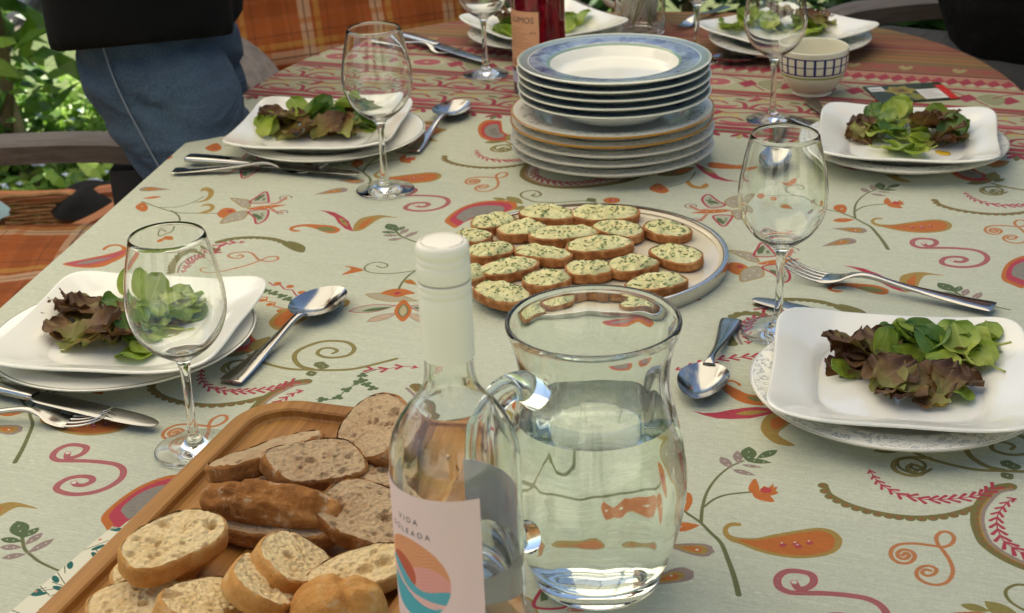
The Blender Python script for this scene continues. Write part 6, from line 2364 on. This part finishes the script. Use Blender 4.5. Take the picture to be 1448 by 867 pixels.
# dark bread, far end of the board
bread('brown bread slice at the far left of the board, leaning up', 'd', 380, 646, ZF + .021, 44, .070, .034, .017, -18, 4, 41, 3.4)
bread('brown bread slice with two holes, second from the far left', 'd', 448, 662, ZF + .023, 30, .058, .034, .018, 14, 10, 42, 3.8)
bread('flat brown bread slice under the one with two holes', 'd', 510, 682, ZF + .010, 20, .050, .034, .015, 2, 0, 43, 2.6)
bread('brown bread slice at the far end, nearest the bottle shoulder', 'd', 534, 612, ZF + .026, -48, .056, .042, .022, 34, -10, 44, 2.7)
heel('long brown crust heel lying upper side out across the board', 'd', 384, 716, ZF + .026, -15, .072, .022, .019, 36, 0, 45)
bread('brown crusty slice beneath the long crust heel', 'd', 390, 744, ZF + .011, -18, .070, .030, .018, 8, 0, 46, 2.6, 5)
bread('brown holey bread slice right beside the bottle label', 'd', 524, 738, ZF + .019, -24, .060, .040, .022, 14, 12, 47, 2.5, 12)
# white bread, near end
bread('white bread slice with a large round hole, on top at the left', 'w', 246, 774, ZF + .036, 44, .052, .033, .021, 12, 0, 51, 2.6, 10)
bread('white bread slice beneath the one with the large hole', 'w', 226, 806, ZF + .011, 52, .050, .034, .015, 3, 0, 52, 2.4)
bread('white bread slice at the lower left corner of the board', 'w', 196, 862, ZF + .010, 20, .046, .035, .018, 4, 0, 53, 2.4)
bread('small white slice standing on edge between two others in front', 'w', 285, 862, ZF + .020, 50, .050, .028, .024, 16, 20, 54, 2.4)
bread('tall white slice leaning toward the viewer, many small holes', 'w', 375, 832, ZF + .026, 66, .054, .036, .019, 30, 26, 55, 2.4, 14)
bread('round-topped white slice behind the tall leaning one', 'w', 414, 800, ZF + .022, 60, .052, .035, .018, 28, 24, 56, 2.4, 8)
bread('long white slice lying flat next to the bottle label', 'w', 508, 816, ZF + .017, 30, .056, .028, .017, 8, 0, 57, 2.6, 7)
heel('golden crust heel at the bottom, nearest the viewer', 'w', 478, 880, ZF + .012, 12, .044, .032, .034, 0, 0, 58)
rr = random.Random(77)
for k in range(16):
    x, y = rr.uniform(-.09, .09), rr.uniform(-.15, .16)
    o = obj('crumb_flake', lathe([(0, -.0012), (.0018, -.0004), (.0014, .0008), (0, .0014)], 6)[:2], M_CTW if k % 3 else M_CRW, None)
    p_ = bc + ex * x + ey * y
    o.location = (p_.x, p_.y, T + ZB + field(x, y) + .0012)
    o.scale = (rr.uniform(.6, 1.6), rr.uniform(.5, 1.2), .8); o.rotation_euler = (0, 0, rr.uniform(0, 6))
    tag(o, 'small loose bread crumb on the wooden board', 'crumb', 'crumbs on the board')


# ------------------------------------------------------------------ salads
def leaf_mat(name, stops, vein, rough=.35):
    m, nt, bs = nm(name)
    uv = N(nt, 'ShaderNodeUVMap')
    sp = N(nt, 'ShaderNodeSeparateXYZ'); L(nt, uv.outputs[0], sp.inputs[0])
    f = noise_tex(nt, 70, 4)
    a = N(nt, 'ShaderNodeMath', operation='MULTIPLY_ADD', inp={1: .55, 2: -.26}); L(nt, f, a.inputs[0])
    b = N(nt, 'ShaderNodeMath', operation='ADD'); L(nt, a.outputs[0], b.inputs[0]); L(nt, sp.outputs[1], b.inputs[1])
    oi = N(nt, 'ShaderNodeObjectInfo')
    c = N(nt, 'ShaderNodeMath', operation='MULTIPLY_ADD', inp={1: .3, 2: -.15}); L(nt, oi.outputs['Random'], c.inputs[0])
    d = N(nt, 'ShaderNodeMath', operation='ADD'); L(nt, b.outputs[0], d.inputs[0]); L(nt, c.outputs[0], d.inputs[1])
    col_ = ramp(nt, d.outputs[0], stops).outputs[0]
    e = N(nt, 'ShaderNodeMath', operation='SUBTRACT', inp={1: .5}); L(nt, sp.outputs[0], e.inputs[0])
    g = N(nt, 'ShaderNodeMath', operation='ABSOLUTE'); L(nt, e.outputs[0], g.inputs[0])
    col_ = mix(nt, ramp(nt, g.outputs[0], [(0.0, (.6, .6, .6, 1)), (.045, (0, 0, 0, 1))]).outputs[0], col_, vein)
    L(nt, col_, bs.inputs['Base Color'])
    bs.inputs['Roughness'].default_value = rough
    bs.inputs['Specular IOR Level'].default_value = .45
    tr = N(nt, 'ShaderNodeBsdfTranslucent'); L(nt, col_, tr.inputs[0])
    ms = N(nt, 'ShaderNodeMixShader'); ms.inputs[0].default_value = .28
    L(nt, bs.outputs[0], ms.inputs[1]); L(nt, tr.outputs[0], ms.inputs[2]); L(nt, ms.outputs[0], nt.nodes['Material Output'].inputs[0])
    bump(nt, bs, noise_tex(nt, 160, 4), .5, .002)
    return m


M_GLF = leaf_mat('green_salad_leaf', [(0, S(186, 196, 92)), (.4, S(154, 174, 62)), (1, S(124, 152, 54))], S(190, 198, 108))
M_GLF2 = leaf_mat('dark_green_leaf', [(0, S(140, 162, 66)), (.5, S(100, 132, 48)), (1, S(74, 112, 46))], S(152, 172, 84), .28)
M_RLF = leaf_mat('red_lettuce_leaf', [(0, S(160, 164, 90)), (.38, S(136, 126, 66)), (.68, S(116, 84, 46)), (1, S(84, 54, 34))], S(140, 122, 82), .5)


def round_leaf(rr, fold=.5, l_=.036, w_=.031):
    V, F, U = [], [], []
    nu, nv = 10, 9
    a, b = rr.uniform(0, 9), rr.uniform(.5, 1.2)
    for j in range(nv + 1):
        v = j / nv
        wd = w_ * math.sqrt(max(0, 1 - (2 * v - 1) ** 2)) ** .8 * (1.0 - .15 * (v - .5)) + .0012
        for i in range(nu + 1):
            u = i / nu * 2 - 1
            x = u * wd / 2
            y = (v - .5) * l_
            z = fold * abs(u) ** 1.5 * wd * .32 + .006 * math.sin(v * 3 + a) * b + .0022 * fbm(u * 1.5 + a, v * 2.5, 0, 3) + .003 * math.sin(u * 4 + v * 5 + a) * abs(u)
            V.append((x, y, z)); U.append((i / nu, v))
    for j in range(nv):
        for i in range(nu):
            q = j * (nu + 1) + i
            F.append((q, q + 1, q + nu + 2, q + nu + 1))
    # stalk
    t0 = len(V)
    tb_ = tube(cr([(0, -l_ * .48, V[nu // 2][2]), (.001, -l_ * .62, V[nu // 2][2] - .001), (.003, -l_ * .9, V[nu // 2][2] + .002)], 3), [.0010] * 7, 5)
    V += [tuple(v) for v in tb_[0]]; F += [tuple(i + t0 for i in f) for f in tb_[1]]; U += [(.5, 0.0)] * len(tb_[0])
    return V, F, U


def frilly_leaf(rr, l_=.062, w_=.046):
    V, F, U = [], [], []
    nu, nv = 22, 18
    a = rr.uniform(0, 9)
    lob = rr.uniform(3.2, 4.4)
    cup = rr.uniform(.2, .9)
    for j in range(nv + 1):
        v = j / nv
        wd = w_ * (.22 + .78 * math.sin(min(1, v * 1.12) * math.pi * .58) ** 1.3) * (1 - .5 * max(0, v - .85) / .15) * (1 + .11 * math.sin(v * lob * 4.6 + a))
        for i in range(nu + 1):
            u = i / nu * 2 - 1
            e = abs(u)
            x = u * wd / 2 * (1 - .08 * e * math.sin(v * 30 + a))
            y = (v - .5) * l_ + .003 * e * e * math.sin(v * 15 + a) + (.008 * (1 - e * e) if v > .8 else 0) * (v - .8) * 5
            z = cup * .013 * e ** 1.6 + .0040 * e ** 2.5 * math.sin(v * 13 + a + (1.3 if u > 0 else 0)) + .0016 * e ** 4 * math.sin(v * 34 + a * 2 + u * 2) + .010 * math.sin(v * 2.6 + a) + .004 * max(0, v - .7) / .3 * math.sin(u * 9 + a) + .0018 * fbm(u * 2, v * 4, a, 3)
            V.append((x, y, z)); U.append((i / nu, v))
    for j in range(nv):
        for i in range(nu):
            q = j * (nu + 1) + i
            F.append((q, q + 1, q + nu + 2, q + nu + 1))
    return V, F, U


LP = {'g': [], 'd': [], 'r': []}


def leaf_pool():
    rr = random.Random(61)
    for k in range(6):
        for key, fn, mt in (('g', lambda: round_leaf(rr, rr.uniform(-.2, .6), rr.uniform(.032, .042), rr.uniform(.028, .038)), M_GLF), ('d', lambda: round_leaf(rr, rr.uniform(.1, .9), rr.uniform(.034, .046), rr.uniform(.024, .032)), M_GLF2),
                            ('r', lambda: frilly_leaf(rr, rr.uniform(.055, .075), rr.uniform(.042, .056)), M_RLF)):
            o = obj('leaf', fn(), mt, angle=180)
            LP[key].append(o.data)
            bpy.data.objects.remove(o)


leaf_pool()


def salad(label, setting, spots, seed, z0=.0200, oil=None):
    """spots: (kind, photo x, photo y, height, heading, tilt, scale, how many scattered round it, spread in pixels)."""
    rr = random.Random(seed)
    x, y, rz = SET[setting]
    t = thing('salad', label, 'salad', (x, y, T + z0), 0, 'salads on the square plates')
    for kind, px, py, h, head, tl, sc, cnt, spr in spots:
        for k in range(cnt + (1 if (kind in 'gd' and cnt > 1) or seed == 104 else 0)):
            qx, qy = px + (rr.uniform(-spr, spr) if k else 0), py + (rr.uniform(-spr, spr) * .5 if k else 0)
            h2 = h * .72
            hh = h2 + (rr.uniform(-.005, .005) if k else 0)
            if kind == 'r' and k >= (2 if seed == 101 else 3):
                continue
            p = at(qx, qy, z0 + max(hh, .004))
            o = obj({'g': 'green_leaf', 'd': 'green_leaf', 'r': 'red_leaf'}[kind], rr.choice(LP[kind]), None, t)
            o.location = p - Vector((x, y, T + z0))
            o.rotation_euler = (R(tl) * .8 + rr.uniform(-.4, .4) * (1 if k else .3), rr.uniform(-.5, .5), R(head) + (rr.uniform(-2.5, 2.5) if k else 0))
            s = sc * rr.uniform(.85, 1.15) * (.76 if kind == 'r' else .90)
            o.scale = (s, s, s * (.85 if kind == 'r' else 1))
    if oil:
        for (px, py, r_) in oil:
            p = at(px, py, z0 - .0004)
            o = obj('dressing', lathe([(r_, -.0002), (r_ * .9, .0006), (r_ * .4, .0010), (0, .0011)], 20), simple('oil_dressing', S(212, 170, 40), .08, coat=.4), t)
            o.location = p - Vector((x, y, T + z0))
    return t


# near right: red leaves in front and left, green purslane heaped behind
salad('salad on the near right plate, green leaves heaped behind red lettuce', 'front right', [
    ('r', 1205, 500, .012, 80, 30, 1.1, 3, 12), ('r', 1228, 512, .012, 60, 24, 1.1, 1, 0), ('r', 1236, 528, .008, 30, 12, 1.0, 1, 0), ('r', 1218, 492, .016, 130, 34, 1.0, 1, 0), ('r', 1245, 498, .014, 20, 20, 1.0, 1, 0), ('r', 1195, 520, .006, 40, 10, .8, 1, 0), ('g', 1190, 522, .008, 110, 20, .8, 1, 0), ('r', 1260, 535, .014, -60, 40, 1.0, 2, 14), ('r', 1300, 548, .008, -80, 16, 1.05, 2, 16), ('r', 1340, 535, .012, -110, 12, 1.0, 3, 18),
    ('r', 1270, 560, .006, 86, 8, .8, 1, 0), ('r', 1320, 568, .004, 75, 6, .6, 1, 0), ('r', 1375, 505, .012, 70, 14, .9, 2, 10), ('d', 1270, 485, .016, 20, 30, 1.0, 2, 14), ('d', 1320, 485, .022, 140, 40, 1.1, 3, 18), ('g', 1290, 470, .028, 40, 22, 1.1, 3, 18),
    ('g', 1340, 472, .030, -30, 15, 1.0, 3, 18), ('g', 1380, 480, .026, 60, 25, 1.05, 3, 14), ('g', 1250, 486, .030, 10, 62, .95, 1, 0), ('g', 1335, 508, .026, 100, 20, 1.05, 1, 0), ('g', 1385, 500, .022, 20, 26, 1.15, 1, 0), ('g', 1362, 552, .012, 150, 10, .8, 1, 0),
    ('g', 1395, 470, .020, -20, 30, .8, 2, 10), ('d', 1300, 465, .030, 70, 60, 1.0, 1, 0), ('g', 1285, 498, .020, 90, 18, .9, 1, 0)], 101, oil=[(1318, 562, .009), (1330, 570, .006)])
# near left: dark lettuce left, purslane right
salad('salad on the near left plate, dark lettuce left of green leaves', 'front left', [
    ('r', 118, 432, .014, 150, 30, 1.1, 3, 16), ('r', 95, 440, .010, 100, 20, .95, 2, 12), ('r', 138, 470, .012, -70, 40, 1.15, 3, 16), ('r', 100, 478, .005, 60, 8, .8, 2, 12), ('r', 150, 485, .010, -100, 30, 1.0, 2, 10), ('r', 165, 448, .016, 30, 24, .9, 1, 0),
    ('d', 172, 438, .014, 40, 30, 1.0, 3, 12), ('d', 178, 460, .016, -60, 40, 1.1, 2, 10), ('g', 185, 400, .024, 20, 70, 1.2, 1, 0), ('g', 216, 412, .030, -8, 76, 1.35, 1, 0), ('g', 205, 450, .018, 70, 30, 1.1, 3, 14), ('g', 250, 425, .018, -40, 16, 1.1, 3, 16),
    ('d', 240, 450, .012, 100, 20, 1.1, 2, 14), ('g', 262, 440, .012, 140, 12, 1.1, 2, 14), ('g', 240, 470, .006, 80, 6, 1.1, 2, 12), ('g', 190, 494, .010, 160, 14, 1.1, 1, 0), ('g', 206, 490, .008, 200, 10, 1.0, 1, 0), ('d', 275, 425, .014, 200, 14, .9, 1, 0)], 102)
salad('salad in front of the jeans, brown lettuce with a lone leaf apart', 'rear left', [
    ('r', 402, 172, .016, 120, 40, 1.05, 2, 10), ('r', 420, 185, .010, -80, 30, 1.2, 3, 14), ('r', 455, 180, .010, -70, 24, 1.0, 2, 12), ('r', 490, 175, .012, 40, 20, 1.0, 3, 14), ('r', 510, 162, .016, 60, 20, 1.0, 2, 10), ('d', 455, 158, .026, 10, 66, 1.2, 2, 8),
    ('g', 432, 158, .020, -50, 16, 1.1, 2, 10), ('g', 490, 150, .024, -40, 24, 1.15, 3, 12), ('d', 470, 170, .018, 90, 40, 1.0, 2, 12), ('d', 520, 172, .012, 70, 16, 1.1, 3, 12), ('g', 377, 176, .016, 10, 50, 1.1, 2, 4), ('g', 378, 150, .004, 50, 10, .75, 1, 0), ('r', 500, 190, .004, 80, 8, .6, 2, 14)], 103)
salad('salad beside the seed packet, bright leaf in front, yellow dressing', 'rear right', [
    ('r', 1225, 180, .012, 80, 20, .95, 2, 10), ('r', 1215, 190, .006, 120, 10, .7, 1, 0), ('r', 1300, 172, .022, 170, 60, 1.0, 3, 12), ('r', 1340, 175, .016, 100, 30, 1.0, 2, 10), ('r', 1338, 198, .010, -80, 30, 1.1, 3, 12), ('d', 1245, 165, .024, 30, 30, 1.1, 3, 12),
    ('g', 1272, 156, .030, -20, 50, 1.2, 2, 8), ('g', 1250, 180, .018, 60, 24, 1.0, 3, 14), ('g', 1232, 174, .016, 120, 20, .9, 1, 0), ('g', 1270, 205, .012, 120, 34, 1.3, 1, 0), ('d', 1262, 186, .018, 60, 24, 1.05, 1, 0), ('g', 1296, 211, .008, 150, 12, .9, 1, 0), ('g', 1325, 164, .022, 10, 66, .95, 1, 0),
    ('d', 1346, 180, .020, -30, 40, 1.1, 2, 6), ('g', 1300, 192, .012, 40, 14, .9, 2, 12)], 104, oil=[(1336, 217, .0075), (1328, 215, .005)])
salad('salad behind the red bottle, only a few leaves showing', 'far left', [
    ('r', 716, 26, .020, 60, 40, 1.1, 3, 10), ('g', 710, 42, .012, 40, 20, 1.1, 3, 10), ('d', 722, 36, .014, 20, 30, 1.0, 2, 8), ('r', 770, 20, .018, 100, 30, 1.2, 4, 16), ('g', 800, 28, .016, -50, 30, 1.1, 3, 10), ('g', 822, 26, .012, -55, 34, 1.3, 1, 0), ('d', 780, 34, .014, 0, 24, 1.1, 3, 12)], 105)
salad('salad behind the checked bowl, green leaves seen through the glass', 'far right', [
    ('g', 1032, 36, .012, 90, 14, 1.2, 2, 6), ('g', 1058, 24, .030, 10, 60, 1.4, 2, 8), ('g', 1085, 30, .024, 40, 40, 1.2, 3, 12), ('r', 1110, 22, .026, 80, 40, 1.1, 3, 12), ('d', 1100, 40, .014, 20, 24, 1.1, 3, 12), ('g', 1135, 32, .018, 120, 40, 1.2, 3, 12), ('r', 1160, 30, .016, 60, 30, 1.0, 3, 12), ('g', 1150, 40, .010, 160, 16, 1.0, 2, 10), ('r', 1176, 28, .014, 100, 20, .8, 1, 0)], 106)
